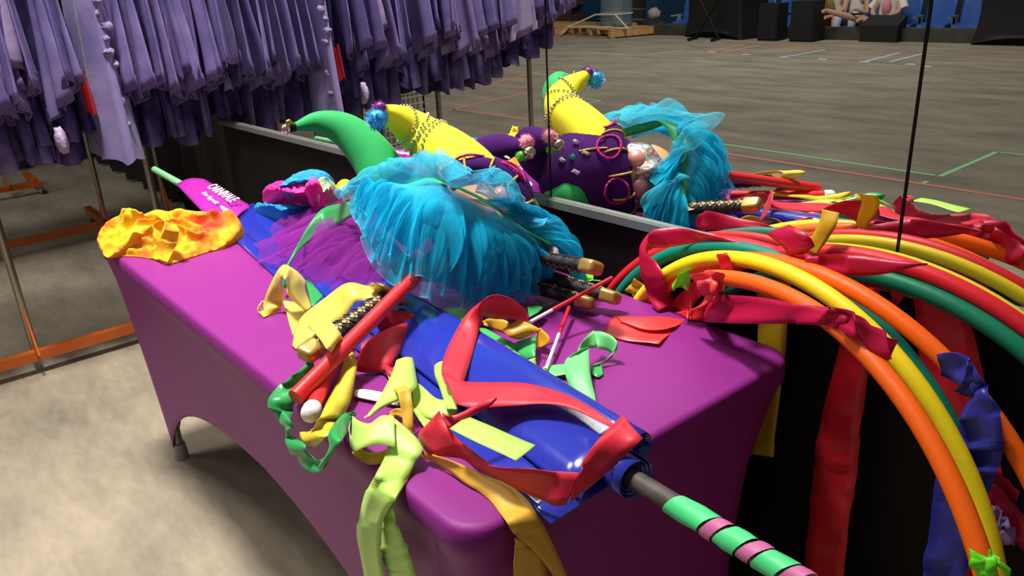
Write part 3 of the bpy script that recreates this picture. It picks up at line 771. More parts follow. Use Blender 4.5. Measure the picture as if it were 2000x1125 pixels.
ribbon('flat yellow ribbon beneath the standing yellow loop',
  [[(552, 588, 594, 592, (.006, .012)), (558, 606, 604, 608, .008), (565, 632, 600, 628, .006), (572, 655, 592, 642, .006)]], R_yel, group=RB)
ribbon('bright lime green tape strip lying flat on the blue banner', [[(795, 598, 806, 594, .012), (828, 619, 838, 612, .012), (862, 642, 872, 634, .012)]], R_kelly, group=RB)
# the big red ribbon
ribbon('long red satin ribbon looping over the blue banner, the largest ribbon',
  [[(1033, 622, 1031, 628, (.055, .05)), (1032, 612, 1026, 626, (.075, .055)), (1020, 598, 1010, 625, (.095, .06)), (1000, 584, 988, 623, (.115, .065)), (975, 577, 966, 622, (.125, .07)), (956, 578, 950, 620, (.125, .075)), (946, 583, 943, 618, (.122, .08)), (938, 590, 941, 628, (.115, .075)), (922, 603, 937, 638, (.10, .07)), (901, 628, 929, 668, (.08, .06)), (880, 666, 917, 712, (.07, .05)), (866, 700, 908, 738, (.065, .05)), (862, 728, 903, 748, (.06, .05)), (868, 748, 890, 770, (.055, .05))],
   [(861, 722, 880, 762, (.066, .062)), (880, 735, 888, 782, (.066, .062)), (905, 744, 900, 793, (.067, .063)), (945, 745, 932, 798, (.068, .064)), (984, 747, 976, 793, (.07, .066)), (1026, 750, 1020, 790, (.072, .068)), (1068, 757, 1056, 790, (.074, .072)), (1110, 771, 1098, 794, .077), (1150, 794, 1138, 806, .079), (1182, 816, 1172, 824, .08), (1205, 832, 1196, 838, .08)],
   [(1216, 810, 1256, 856, (.092, .082)), (1203, 822, 1247, 866, (.092, .080)), (1184, 842, 1230, 882, (.09, .07)), (1165, 862, 1214, 897, (.088, .06)), (1150, 882, 1194, 916, (.084, .05)), (1140, 904, 1152, 950, (.08, .04)), (1133, 924, 1112, 984, (.074, .03))],
   [(1134, 924, 1106, 985, (.076, .034)), (1100, 922, 1082, 987, (.076, .03)), (1068, 920, 1050, 972, (.076, .024)), (1030, 917, 1010, 954, (.072, .022)), (1000, 913, 975, 938, (.066, .022)), (962, 908, 938, 922, (.056, .02)), (942, 894, 905, 898, (.05, .02)), (920, 876, 870, 892, (.05, .018)), (896, 860, 842, 888, (.056, .022)), (880, 842, 824, 868, (.066, .03)), (866, 818, 816, 848, (.075, .045)), (859, 801, 830, 832, (.085, .055))]], R_red, group=RB)
ribbon('red ribbon knot with a twisted tail pointing over the blue banner', [[(862, 806, 880, 838, (.085, .07)), (880, 812, 892, 832, (.088, .072)), (898, 806, 902, 824, (.09, .075)), (924, 793, 932, 808, (.092, .08)), (950, 779, 958, 793, (.094, .086)), (968, 772, 970, 781, (.096, .092))]], R_red, group=RB, belly=.006)
ribbon('golden yellow ribbon running over the near corner and hanging down the right end',
  [[(822, 880, 832, 897, (.02, .012)), (850, 888, 850, 905, (.024, .010)), (890, 903, 882, 924, (.026, .006)), (942, 926, 915, 948, (.02, .004)), (985, 942, 938, 962, (.018, .004)), (1006, 955, 958, 978, (.016, .004)), (1030, 976, 978, 1005, (.012, .003)), (1045, 996, 990, 1022, (('x', .935), ('x', .928))), (1064, 1030, 1005, 1044, (('x', .945), ('x', .935))), (1085, 1072, 1030, 1064, (('x', .945), ('x', .94))), (1106, 1122, 1062, 1098, (('x', .942), ('x', .945))), (1120, 1160, 1085, 1130, (('x', .94), ('x', .945)))],
   [(1004, 1050, 1040, 1062, ('x', .936)), (1006, 1075, 1066, 1082, ('x', .936)), (1002, 1105, 1070, 1112, ('x', .934)), (1004, 1160, 1074, 1160, ('x', .932))]], R_gold, group=RB)
ribbon('lime yellow ribbon bow hanging in two tails over the front corner of the table',
  [[(768, 816, 818, 858, (.045, .03)), (764, 840, 826, 874, (.04, .03)), (758, 868, 820, 890, (.03, .025)), (748, 898, 808, 908, (.015, .015)), (733, 928, 792, 940, (('y', -.405), .006)), (716, 958, 772, 975, ('y', -.41)), (703, 1000, 752, 1010, ('y', -.412)), (698, 1040, 743, 1052, ('y', -.412)), (703, 1085, 746, 1092, ('y', -.41)), (712, 1140, 758, 1140, ('y', -.408))],
   [(790, 900, 816, 892, .012), (770, 935, 800, 928, .006), (755, 975, 772, 985, ('y', -.404)), (748, 1010, 772, 1018, ('y', -.404)), (744, 1050, 786, 1044, ('y', -.404)), (746, 1085, 800, 1082, ('y', -.404)), (764, 1130, 814, 1130, ('y', -.404))],
   [(690, 812, 684, 872, (.03, .010)), (702, 822, 694, 882, (.045, .02)), (722, 826, 714, 874, (.05, .03)), (745, 812, 742, 868, (.055, .035)), (770, 814, 772, 872, (.055, .035))],
   [(686, 822, 681, 858, (.03, .012)), (682, 840, 686, 876, (.02, .008)), (690, 862, 698, 884, (.014, .010))]], R_lime, group=RB)
ribbon('small yellow ribbon loop under the lime bow at the front table edge', [[(688, 884, 702, 868, (.004, .01)), (700, 897, 712, 882, (.003, .01)), (724, 907, 735, 884, (.003, .012)), (752, 905, 757, 876, (.004, .016)), (780, 902, 776, 868, (.008, .02)), (796, 880, 786, 858, (.015, .02))], [(742, 828, 752, 812, (.014, .02)), (770, 812, 772, 798, (.02, .03)), (788, 818, 792, 800, (.02, .03))]], R_gold, group=RB)
ribbon('short golden ribbon standing upright between lime ribbons, beside the white fan stick', [[(776, 766, 802, 756, (.07, .072)), (780, 785, 804, 778, (.06, .062)), (785, 808, 807, 800, (.045, .048)), (788, 832, 808, 830, (.03, .03)), (800, 846, 812, 842, (.02, .02))], [(756, 732, 770, 744, (.02, .02)), (764, 750, 784, 752, (.04, .04)), (776, 768, 800, 760, (.065, .065))]], R_gold, group=RB)
ribbon('leaf-shaped lime ribbon pointing down over the white fan stick', [[(774, 702, 806, 700, (.03, .03)), (766, 728, 812, 728, (.04, .036)), (755, 752, 813, 755, (.046, .04)), (740, 778, 788, 778, (.044, .036)), (724, 802, 750, 796, (.04, .034)), (712, 818, 728, 808, (.036, .032))]], R_lime, group=RB, belly=.006)
ribbon('lime ribbon folded in a V below the red ribbon corner', [[(804, 742, 806, 792, (.02, .012)), (822, 752, 820, 808, (.022, .012)), (850, 776, 840, 818, (.026, .014)), (874, 782, 866, 816, (.03, .016)), (893, 786, 892, 806, (.034, .02))], [(848, 714, 864, 705, (.04, .05)), (850, 732, 868, 726, (.036, .046)), (856, 750, 880, 752, (.03, .042)), (864, 776, 890, 778, (.028, .038)), (872, 800, 893, 800, (.026, .034))], [(804, 792, 842, 812, (.012, .012)), (812, 812, 848, 826, (.012, .012)), (830, 838, 852, 840, (.014, .014))]], R_lime, group=RB)
ribbon('straight lime ribbon end lying flat across the blue banner', [[(878, 838, 912, 812, .082), (915, 856, 948, 828, .083), (945, 870, 980, 842, .082), (978, 886, 1014, 856, .08), (1008, 901, 1046, 869, .079)]], R_lime, group=RB, crease=.0006)
ribbon('pale mint ribbon flag lying just under the turquoise tutu', [[(868, 602, 922, 605, (.03, .04)), (862, 620, 912, 622, (.026, .035)), (852, 640, 898, 645, (.024, .03)), (828, 671, 874, 673, (.02, .022))]], satin('satin_pale_mint', '#97e48e'), group=RB, belly=.004)
ribbon('shiny green ribbon folded beneath the golden ribbon', [[(937, 642, 940, 656, .03), (950, 642, 956, 676, (.035, .02)), (972, 654, 980, 684, (.034, .02)), (990, 664, 1000, 688, (.03, .02)), (1008, 674, 1010, 690, .02)], [(1046, 655, 1002, 672, (.035, .02)), (1047, 676, 1006, 690, (.03, .015)), (1046, 698, 1026, 700, (.02, .012))]], R_kelly, group=RB)
ribbon('pale lime ribbon curled in a wide loop in the middle of the table', [[(917, 709, 924, 704, .035), (930, 693, 938, 706, (.045, .03)), (955, 680, 962, 700, (.055, .035)), (985, 682, 982, 695, (.06, .045)), (1008, 688, 1000, 694, (.06, .05)), (1026, 702, 1008, 704, (.055, .045)), (1027, 714, 1004, 712, (.045, .04))],
   [(936, 722, 938, 728, .02), (946, 708, 944, 738, (.04, .012)), (962, 698, 960, 743, (.046, .012)), (982, 694, 978, 747, (.05, .012)), (1004, 706, 1000, 746, (.046, .012)), (1026, 713, 1022, 736, (.034, .012)), (1046, 712, 1046, 728, (.02, .012))], [(1030, 704, 1046, 698, (.03, .03)), (1030, 722, 1050, 720, (.02, .02)), (1046, 738, 1062, 738, .012)]], satin('satin_pale_lime', '#aee77c'), group=RB)
ribbon('mint ribbon at right with a curled loop and one pointed tail', [[(1060, 716, 1058, 738, .008), (1082, 714, 1082, 734, .010), (1108, 712, 1108, 730, .014)], [(1160, 645, 1166, 678, (.05, .03)), (1146, 656, 1152, 680, (.05, .03)), (1134, 672, 1142, 686, (.045, .03)), (1128, 690, 1140, 694, (.035, .03))],
   [(1158, 647, 1168, 680, (.05, .03)), (1176, 648, 1182, 684, (.055, .025)), (1196, 656, 1196, 692, (.05, .02)), (1206, 668, 1190, 702, (.045, .012)), (1204, 684, 1176, 710, (.03, .006)), (1186, 702, 1160, 716, (.015, .006)), (1164, 714, 1152, 716, (.010, .006))],
   [(1130, 684, 1150, 678, (.04, .04)), (1104, 704, 1150, 684, (.03, .036)), (1104, 730, 1152, 722, (.022, .028)), (1112, 752, 1157, 752, (.012, .018)), (1122, 768, 1162, 772, (.006, .010)), (1148, 788, 1165, 792, .004), (1163, 801, 1166, 802, .003)]], R_mint, group=RB)
gl = MB(); strand(gl, [(1156, 716, 1156, 732, .006), (1166, 712, 1168, 736, .006), (1176, 717, 1178, 730, .006)]); tag(gl.build('ribbon', R_kelly, solid=.0007), 'tiny green ribbon end poking out behind the mint loop', 'ribbon', RB)
ribbon('golden ribbon bunched under the top of the red loop', [[(942, 628, 944, 634, .04), (955, 622, 962, 642, (.055, .035)), (985, 625, 986, 652, (.06, .035)), (1012, 640, 1000, 660, (.055, .03))], [(1013, 621, 980, 646, (.07, .055)), (1035, 632, 998, 660, (.068, .045)), (1058, 644, 1018, 663, (.06, .035))], [(1056, 640, 1040, 662, (.04, .015)), (1070, 655, 1048, 672, (.04, .010)), (1072, 668, 1046, 680, (.03, .005)), (1060, 678, 1044, 682, (.015, .003))]], mat('satin_amber', '#e9ab2c', .38, trans=.18, bump=.08, bscale=35), group=RB)
ribbon('red satin cloth folded beside the long red stick', [[(735, 622, 742, 650, (.05, .02)), (760, 608, 768, 642, (.065, .03)), (790, 608, 794, 636, (.06, .03)), (818, 617, 812, 630, (.045, .035))], [(704, 672, 690, 722, (.05, .012)), (722, 660, 710, 727, (.055, .008)), (745, 648, 735, 727, (.06, .006)), (772, 636, 758, 726, (.055, .006)), (795, 632, 782, 698, (.04, .010)), (804, 640, 803, 688, (.03, .016))], [(752, 726, 738, 700, .01), (756, 735, 762, 715, .01), (768, 738, 772, 712, .012)]], R_red, group=RB, belly=.008, crease=.004)
ribbon('yellow satin wrapped round the white-capped red stick', [[(676, 688, 694, 694, (.045, .04)), (668, 718, 697, 715, (.04, .035)), (655, 752, 692, 750, (.03, .03)), (640, 786, 682, 785, (.02, .02)), (622, 818, 668, 820, (('y', -.405), .006)), (606, 840, 645, 850, ('y', -.41)), (583, 845, 618, 874, ('y', -.412))]], mat('satin_bright_yellow', '#e8cf3e', .32, trans=.15, bump=.1, bscale=30), group=RB, belly=.012, crease=.004)
ribbon('shiny green satin knotted below the long red stick, looping off the table front',
  [[(596, 708, 614, 716, (.05, .03)), (574, 730, 610, 738, (.05, .02)), (548, 752, 596, 762, (.04, .015)), (527, 774, 574, 790, (.03, .012)), (524, 792, 572, 806, (('y', -.43), ('y', -.40))), (538, 816, 568, 824, ('y', -.425)), (556, 838, 570, 842, ('y', -.425)), (563, 853, 571, 853, ('y', -.425))],
   [(566, 856, 571, 855, ('y', -.425)), (570, 880, 592, 870, ('y', -.43)), (588, 906, 600, 888, ('y', -.43)), (612, 921, 613, 899, ('y', -.428)), (634, 915, 630, 895, ('y', -.425)), (654, 886, 640, 872, ('y', -.42)), (668, 856, 646, 844, ('y', -.41)), (688, 826, 668, 812, (.006, .008)), (693, 808, 690, 803, .02)],
   [(606, 712, 616, 722, (.04, .02)), (612, 735, 620, 728, (.03, .012)), (600, 765, 612, 762, (.02, .008)), (580, 790, 594, 785, (.012, .006))]], R_green, group=RB, belly=.008, crease=.005)
ribbon('coral plastic strip lying flat on the right part of the table', [[(1200, 617, 1180, 648, .006), (1240, 622, 1214, 660, .008), (1282, 636, 1250, 669, .006), (1316, 642, 1286, 676, .004)], [(1202, 616, 1212, 630, .012), (1250, 621, 1256, 640, .014), (1300, 621, 1298, 642, .012), (1340, 623, 1318, 641, .004)]], T_coral, name='plastic_strip', cat='plastic strip', crease=.004)
ribbon('lime plastic scrap lying behind the katana handles by the mirror', [[(1112, 535, 1115, 541, .05), (1140, 535, 1142, 549, .05), (1160, 534, 1158, 548, .05)], [(1158, 545, 1158, 549, .05), (1174, 547, 1172, 550, .045)]], T_lime, name='plastic_strip', cat='plastic strip')
ribbon('dark green ribbon end under the katana handle', [[(1045, 584, 1050, 592, .02), (1062, 590, 1064, 596, .02), (1082, 590, 1078, 595, .02)], [(1030, 600, 1034, 620, .03), (1050, 596, 1050, 612, .03), (1062, 600, 1058, 604, .03)]], R_kelly, group=RB)
MB_ = MB(); strand(MB_, [(1076, 481, 1074, 500, (.13, .12)), (1086, 486, 1086, 504, (.13, .12)), (1096, 497, 1098, 505, (.12, .115))], crease=.006)
tag(MB_.build('rag', mat('rag_rose', '#b0435c', .5, var=['#e8d0d4'], vscale=40), solid=.001), 'small rose-coloured scrap on the uppermost katana handle', 'scrap')

# ================================================================== HOOPS
HO = 'hoops standing between the table and the mirror'
def hoop(label, col, c, az, el, r, a0=None, a1=None, tr=.0145, k=1.):
    c = CAM+(np.array(c)-CAM)*k; r = r*k
    nn = V3(math.cos(az)*math.cos(el), math.sin(az)*math.cos(el), math.sin(el))
    a = np.cross(nn, V3(0, 0, 1)); a /= np.linalg.norm(a); b = np.cross(a, nn); c = np.array(c)
    full = a0 is None
    n = 120
    ts = np.linspace(0, 2*math.pi, n, endpoint=False) if full else np.linspace(a0, a1, n)
    mb = MB(); P = []
    for t in ts:
        o_ = a*math.cos(t)+b*math.sin(t); p = c+r*o_; p[2] = max(p[2], tr+.001)
        P.append([p+(o_*math.cos(q)+nn*math.sin(q))*tr for q in np.linspace(0, 2*math.pi, 14, endpoint=False)])
    mb.grid(P, cu=full, cv=True)
    if not full:
        mb.add(P[0], [tuple(range(14))[::-1]]); mb.add(P[-1], [tuple(range(14))])
    o = mb.build('hoop', mat('hoop_'+col, col, .45, spec=.3, bump=.05, bscale=120))
    return tag(o, label, 'hoop', HO)
def ang_at(c, az, el, r, px):
    nn = V3(math.cos(az)*math.cos(el), math.sin(az)*math.cos(el), math.sin(el)); a = np.cross(nn, V3(0, 0, 1)); a /= np.linalg.norm(a); b = np.cross(a, nn)
    ts = np.linspace(0, 2*math.pi, 721); P = [proj(np.array(c)+r*(a*math.cos(t)+b*math.sin(t))) for t in ts]
    up = [(abs(p[0]-px), t) for p, t in zip(P, ts) if p[1] < 640]; return min(up)[1]
_oa = ang_at((.92, .119, .385), 1.306, -.25, .549, 1384); _ob = ang_at((.92, .119, .385), 1.306, -.25, .549, 1600)
OA0, OA1 = (_oa, _oa+math.copysign(3.05, (_ob-_oa)))
hoop('orange hoop nearest the camera, arching in front of the yellow one', '#f4640c', (.92, .119, .385), 1.306, -.25, .549, OA0, OA1)
hoop('bright yellow hoop just behind the nearest orange hoop', '#f4d91c', (.873, .34, .426), 1.386, -.025, .487, k=.972)
hoop('second orange hoop, the one with the blue plastic strip tied on', '#f4640c', (.9374, .3521, .4205), 1.4378, .0128, .5073, k=.992)
hoop('teal green hoop arching highest at the left, showing again between yellow and second orange', '#0b7d6b', (.8131, .3999, .4425), 1.511, .0027, .4708)
hoop('red hoop closest to the mirror at the left, behind the teal one', '#d8232f', (.772, .424, .443), 1.57, -.03, .464, tr=.0135)
hoop('green hoop at the far right below the red one', '#0f7a5a', (1.0365, .4073, .4525), 1.5586, 0, .471)
hoop('red hoop farthest to the right', '#dc2230', (1.0199, .42, .4444), 1.6126, .01, .506)
hoop('slim yellow hoop tucked under the red hoop at the far right', '#e9cf20', (1.02, .438, .452), 1.60, .0, .497, tr=.0115)
PS = 'plastic strips tied to the hoops'
def strip(label, st, m, **k): return ribbon(label, st, m, cat='plastic strip', name='plastic_strip', group=PS, **k)
yy = lambda v: ('y', v)
strip('magenta plastic strip bending over the hoops beside the mirror rail and down to the table', [[(1470, 478, 1460, 484, yy(.405)), (1420, 464, 1405, 474, yy(.40)), (1375, 455, 1350, 476, yy(.395)), (1335, 448, 1315, 480, yy(.385)), (1300, 446, 1288, 484, yy(.375)), (1272, 451, 1268, 488, yy(.365)), (1250, 478, 1268, 500, yy(.355)), (1252, 510, 1280, 514, yy(.35)), (1255, 548, 1298, 544, yy(.345)), (1268, 580, 1308, 574, (.03, .03)), (1286, 608, 1324, 594, (.006, .008))]], T_mag, crease=.005)
strip('red plastic strip folded in a loop at the corner, below the green scrap', [[(1320, 600, 1344, 626, (.008, .004)), (1332, 574, 1352, 604, (.045, .02)), (1352, 552, 1370, 578, (.075, .05)), (1378, 544, 1394, 566, (.09, .07)), (1400, 548, 1404, 570, (.095, .08))], [(1318, 610, 1345, 624, (.006, .004)), (1360, 600, 1368, 626, (.03, .004)), (1382, 572, 1388, 624, (.06, .004)), (1390, 556, 1398, 620, (.08, .006))], [(1342, 560, 1350, 624, (.06, .004)), (1352, 566, 1352, 622, (.055, .006))]], T_red, crease=.003)
strip('wide magenta strip stretched level from the table corner behind the front orange hoop', [[(1384, 576, 1378, 628, (.04, .008)), (1400, 575, 1390, 630, yy(.30)), (1459, 580, 1459, 631, yy(.24)), (1533, 590, 1533, 632, yy(.21)), (1600, 600, 1590, 633, yy(.20)), (1640, 605, 1628, 640, yy(.20)), (1680, 622, 1662, 655, yy(.20)), (1705, 640, 1690, 680, yy(.205)), (1735, 655, 1712, 700, yy(.21)), (1757, 662, 1736, 704, yy(.215))], [(1625, 600, 1640, 640, yy(.19)), (1665, 612, 1672, 660, yy(.185)), (1692, 632, 1705, 690, yy(.19)), (1730, 648, 1742, 700, yy(.2))]], T_mag, belly=.006, crease=.006)
strip('dark red strip hanging to the floor behind the front orange hoop', [[(1650, 560, 1720, 560, yy(.405)), (1646, 640, 1705, 640, yy(.405)), (1630, 710, 1698, 720, yy(.402)), (1610, 790, 1688, 790, yy(.40)), (1597, 850, 1680, 850, yy(.40)), (1588, 930, 1674, 930, yy(.40)), (1580, 1000, 1662, 1000, yy(.40)), (1572, 1100, 1650, 1100, yy(.40)), (1564, 1200, 1640, 1200, yy(.40))]], T_red, crease=.003)
strip('wide dark red strip hanging behind the right-hand green hoop', [[(1782, 545, 1880, 560, yy(.425)), (1786, 590, 1890, 600, yy(.425)), (1792, 650, 1903, 655, yy(.425)), (1800, 720, 1918, 720, yy(.425)), (1830, 790, 1930, 790, yy(.42)), (1860, 860, 1940, 860, yy(.42)), (1890, 930, 1960, 930, yy(.42))]], T_red)
strip('small dark red strip end hanging above the black gap between hoops', [[(1672, 540, 1722, 548, yy(.42)), (1680, 562, 1714, 575, yy(.42)), (1686, 590, 1700, 596, yy(.42))], [(1730, 550, 1775, 560, yy(.425)), (1738, 575, 1764, 582, yy(.425)), (1748, 596, 1752, 598, yy(.425))]], T_red)
strip('yellow strip hanging behind the right corner of the table', [[(1476, 540, 1545, 545, yy(.42)), (1479, 600, 1540, 600, yy(.42)), (1480, 680, 1534, 680, yy(.418)), (1475, 780, 1522, 780, yy(.416)), (1468, 850, 1514, 850, yy(.415)), (1465, 886, 1510, 894, yy(.415))]], T_yel)
strip('blue plastic strip knotted on the second orange hoop and hanging to the floor', [[(1835, 690, 1832, 735, yy(.285)), (1862, 688, 1862, 744, yy(.275)), (1890, 702, 1882, 750, yy(.27)), (1906, 722, 1884, 752, yy(.27)), (1920, 738, 1894, 764, yy(.272)), (1930, 752, 1896, 774, yy(.275)), (1936, 772, 1888, 784, yy(.266)), (1950, 792, 1878, 810, yy(.264)), (1960, 835, 1866, 850, yy(.264)), (1957, 890, 1848, 890, yy(.264)), (1940, 940, 1830, 930, yy(.264)), (1912, 1015, 1816, 1015, yy(.264)), (1888, 1130, 1800, 1130, yy(.264)), (1880, 1230, 1785, 1230, yy(.264))], [(1868, 760, 1870, 772, yy(.28)), (1890, 742, 1900, 778, yy(.275)), (1915, 740, 1925, 770, yy(.28))]], T_blue, belly=.004, crease=.005)
strip('magenta strip at the right picture edge beside the lilac scrap', [[(1930, 945, 1926, 972, yy(.33)), (1950, 950, 1942, 1000, yy(.33)), (1980, 985, 1975, 1050, yy(.33)), (2030, 1030, 2020, 1100, yy(.33))], [(1944, 916, 1938, 938, yy(.34)), (1970, 940, 1958, 962, yy(.34)), (1992, 962, 1984, 985, yy(.34))]], T_mag)
strip('lilac plastic scrap low at the right picture edge', [[(1925, 985, 1926, 1000, yy(.32)), (1945, 990, 1940, 1030, yy(.32)), (1962, 1010, 1955, 1040, yy(.32)), (1975, 1025, 1955, 1030, yy(.315)), (1982, 1045, 1954, 1050, yy(.315)), (1980, 1068, 1954, 1064, yy(.315))]], T_lilac, crease=.006)
strip('rose plastic strip tied on the teal hoop, its tail stretching right over the red hoop', [[(1550, 500, 1552, 514, yy(.36)), (1592, 500, 1600, 526, yy(.35)), (1630, 497, 1640, 534, yy(.345)), (1670, 498, 1680, 539, yy(.345)), (1720, 505, 1732, 534, yy(.35)), (1775, 511, 1782, 522, yy(.36)), (1810, 515, 1812, 517, yy(.37))], [(1552, 498, 1556, 516, yy(.345)), (1575, 498, 1578, 522, yy(.34)), (1600, 500, 1602, 524, yy(.345))]], T_mag, belly=.006)
strip('square rose plastic flap standing above the teal hoop', [[(1540, 438, 1497, 457, yy(.365)), (1562, 449, 1516, 472, yy(.35)), (1582, 464, 1536, 492, yy(.345)), (1592, 480, 1554, 507, yy(.35))]], T_mag, crease=.002)
strip('yellow plastic strip end behind the square rose flap', [[(1606, 408, 1640, 416, yy(.40)), (1600, 432, 1634, 440, yy(.39)), (1588, 458, 1616, 468, yy(.385)), (1572, 490, 1594, 498, yy(.375))], [(1570, 496, 1574, 506, yy(.37)), (1588, 500, 1592, 508, yy(.37))]], T_yel)
strip('red plastic tab draped over the bright yellow hoop', [[(1398, 500, 1416, 494, yy(.33)), (1402, 496, 1422, 497, yy(.315)), (1406, 520, 1428, 514, yy(.315)), (1413, 540, 1434, 532, yy(.315)), (1421, 554, 1440, 549, yy(.315))]], T_red, crease=.001)
_n = V3(math.cos(1.306)*math.cos(-.25), math.sin(1.306)*math.cos(-.25), math.sin(-.25)); _a = np.cross(_n, V3(0, 0, 1)); _a /= np.linalg.norm(_a); _b = np.cross(_a, _n)
OE = V3(.92, .119, .385)+.549*(_a*math.cos(OA0)+_b*math.sin(OA0)); ye = OE[1]
strip('coral plastic strip knotted on the front end of the orange hoop', [[(1352, 536, 1358, 562, yy(ye-.005)), (1372, 532, 1378, 568, yy(ye-.025)), (1394, 528, 1400, 572, yy(ye-.028)), (1414, 534, 1416, 566, yy(ye-.025))], [(1362, 548, 1372, 580, yy(ye-.03)), (1384, 545, 1392, 575, yy(ye-.035)), (1404, 552, 1402, 582, yy(ye-.03))], [(1396, 560, 1386, 590, yy(ye-.028)), (1380, 570, 1368, 600, yy(ye-.02)), (1366, 590, 1352, 612, yy(ye+.01))]], T_coral, crease=.006)
strip('crumpled lime green scrap behind the red folded strip', [[(1312, 560, 1316, 568, (.08, .07)), (1322, 536, 1326, 566, (.11, .07)), (1336, 530, 1340, 566, (.12, .07)), (1350, 545, 1346, 564, (.10, .07))]], T_lime, crease=.007)
strip('yellow tape wound round the lower left end of the teal hoop', [[(1238, 548, 1252, 566, yy(.40)), (1232, 556, 1246, 576, yy(.398)), (1226, 562, 1238, 578, yy(.398))], [(1242, 542, 1256, 560, yy(.388)), (1232, 555, 1246, 572, yy(.386)), (1224, 566, 1236, 580, yy(.388))]], T_yel, crease=.006)
strip('small blue strip knot beside the yellow tape', [[(1242, 570, 1246, 578, yy(.39)), (1254, 562, 1258, 576, yy(.388)), (1264, 566, 1264, 578, yy(.388))]], T_blue, crease=.006)

_t = min(np.linspace(OA0, OA1, 300), key=lambda t: math.hypot(*(np.array(proj(V3(.92, .119, .385)+.549*(_a*math.cos(t)+_b*math.sin(t))))-(1912, 1078))))
yk = (V3(.92, .119, .385)+.549*(_a*math.cos(_t)+_b*math.sin(_t)))[1]-.018
strip('neon lime strip knotted round the front orange and yellow hoops', [[(1892, 1070, 1915, 1082, yy(yk)), (1900, 1095, 1924, 1092, yy(yk-.006)), (1905, 1120, 1928, 1118, yy(yk-.01)), (1905, 1160, 1932, 1160, yy(yk-.01))], [(1932, 1072, 1946, 1085, yy(yk)), (1926, 1100, 1948, 1100, yy(yk-.01)), (1915, 1125, 1948, 1130, yy(yk-.015))], [(1930, 1100, 1942, 1088, yy(yk-.01)), (1950, 1110, 1957, 1096, yy(yk-.01)), (1970, 1122, 1976, 1117, yy(yk-.005))], [(1898, 1088, 1896, 1112, yy(yk-.012)), (1920, 1092, 1922, 1116, yy(yk-.02)), (1944, 1088, 1946, 1112, yy(yk-.012))]], T_lime, crease=.004)
# ================================================================== CLOTHES RACKS
def rack(label, x, y0, y1, posts, zb=.1, ext=0.):
    t = thing('clothes_rack', label, 'clothes rack', (x, (y0+y1)/2, 0), 'rolling clothes racks with orange bases')
    MB().box((x+.03, (y0+y1)/2, zb-.02), (.035, y1-y0, .04)).build('base_bar', M_orange_steel, t, smooth=False)
    for y, s_ in ((y1, -1), (y0, 1)):
        MB().box((x-.18, y, zb-.02), (.55, .04, .04)).build('end_bar', M_orange_steel, t, smooth=False)
        for dx in (-.44, .06):
            c = MB(); c.sphere((x+dx, y, .035), (.035, .014, .035), nu=14); c.box((x+dx, y, .065), (.03, .03, .03))
            c.build('caster', mat('caster', '#8f8b84', .5), t)
    for y in posts:
        MB().tube([(x, y, zb-.02), (x, y, 1.75)], .0145, 14).build('post', mat('rack_post', '#a59d8d', .3, metal=.75), t)
        g_ = MB(); g_.add([(x-.10, y-.004, zb), (x+.10, y-.004, zb), (x+.016, y-.004, zb+.17), (x-.016, y-.004, zb+.17), (x-.10, y+.004, zb), (x+.10, y+.004, zb), (x+.016, y+.004, zb+.17), (x-.016, y+.004, zb+.17)], [(0, 1, 2, 3), (7, 6, 5, 4), (0, 4, 5, 1), (1, 5, 6, 2), (2, 6, 7, 3), (3, 7, 4, 0)])
        g_.build('gusset', M_orange_steel, t, smooth=False)
    MB().tube([(x, y0-.05, 1.74), (x, y1+.05, 1.74)], .0145, 14).build('rail', M_chrome, t)
    return t
XR = -1.90
rack('clothes rack nearest the table, its orange bar under the shirts', XR, -2.05, .25, (.06, -.515, -.889, -1.58))
rack('second clothes rack, its orange foot standing behind the first rack', -3.72, -.75, .22, (.22, .59))
rack('third clothes rack farthest back on the left', -5.35, -.6, .14, (-.06, .90))

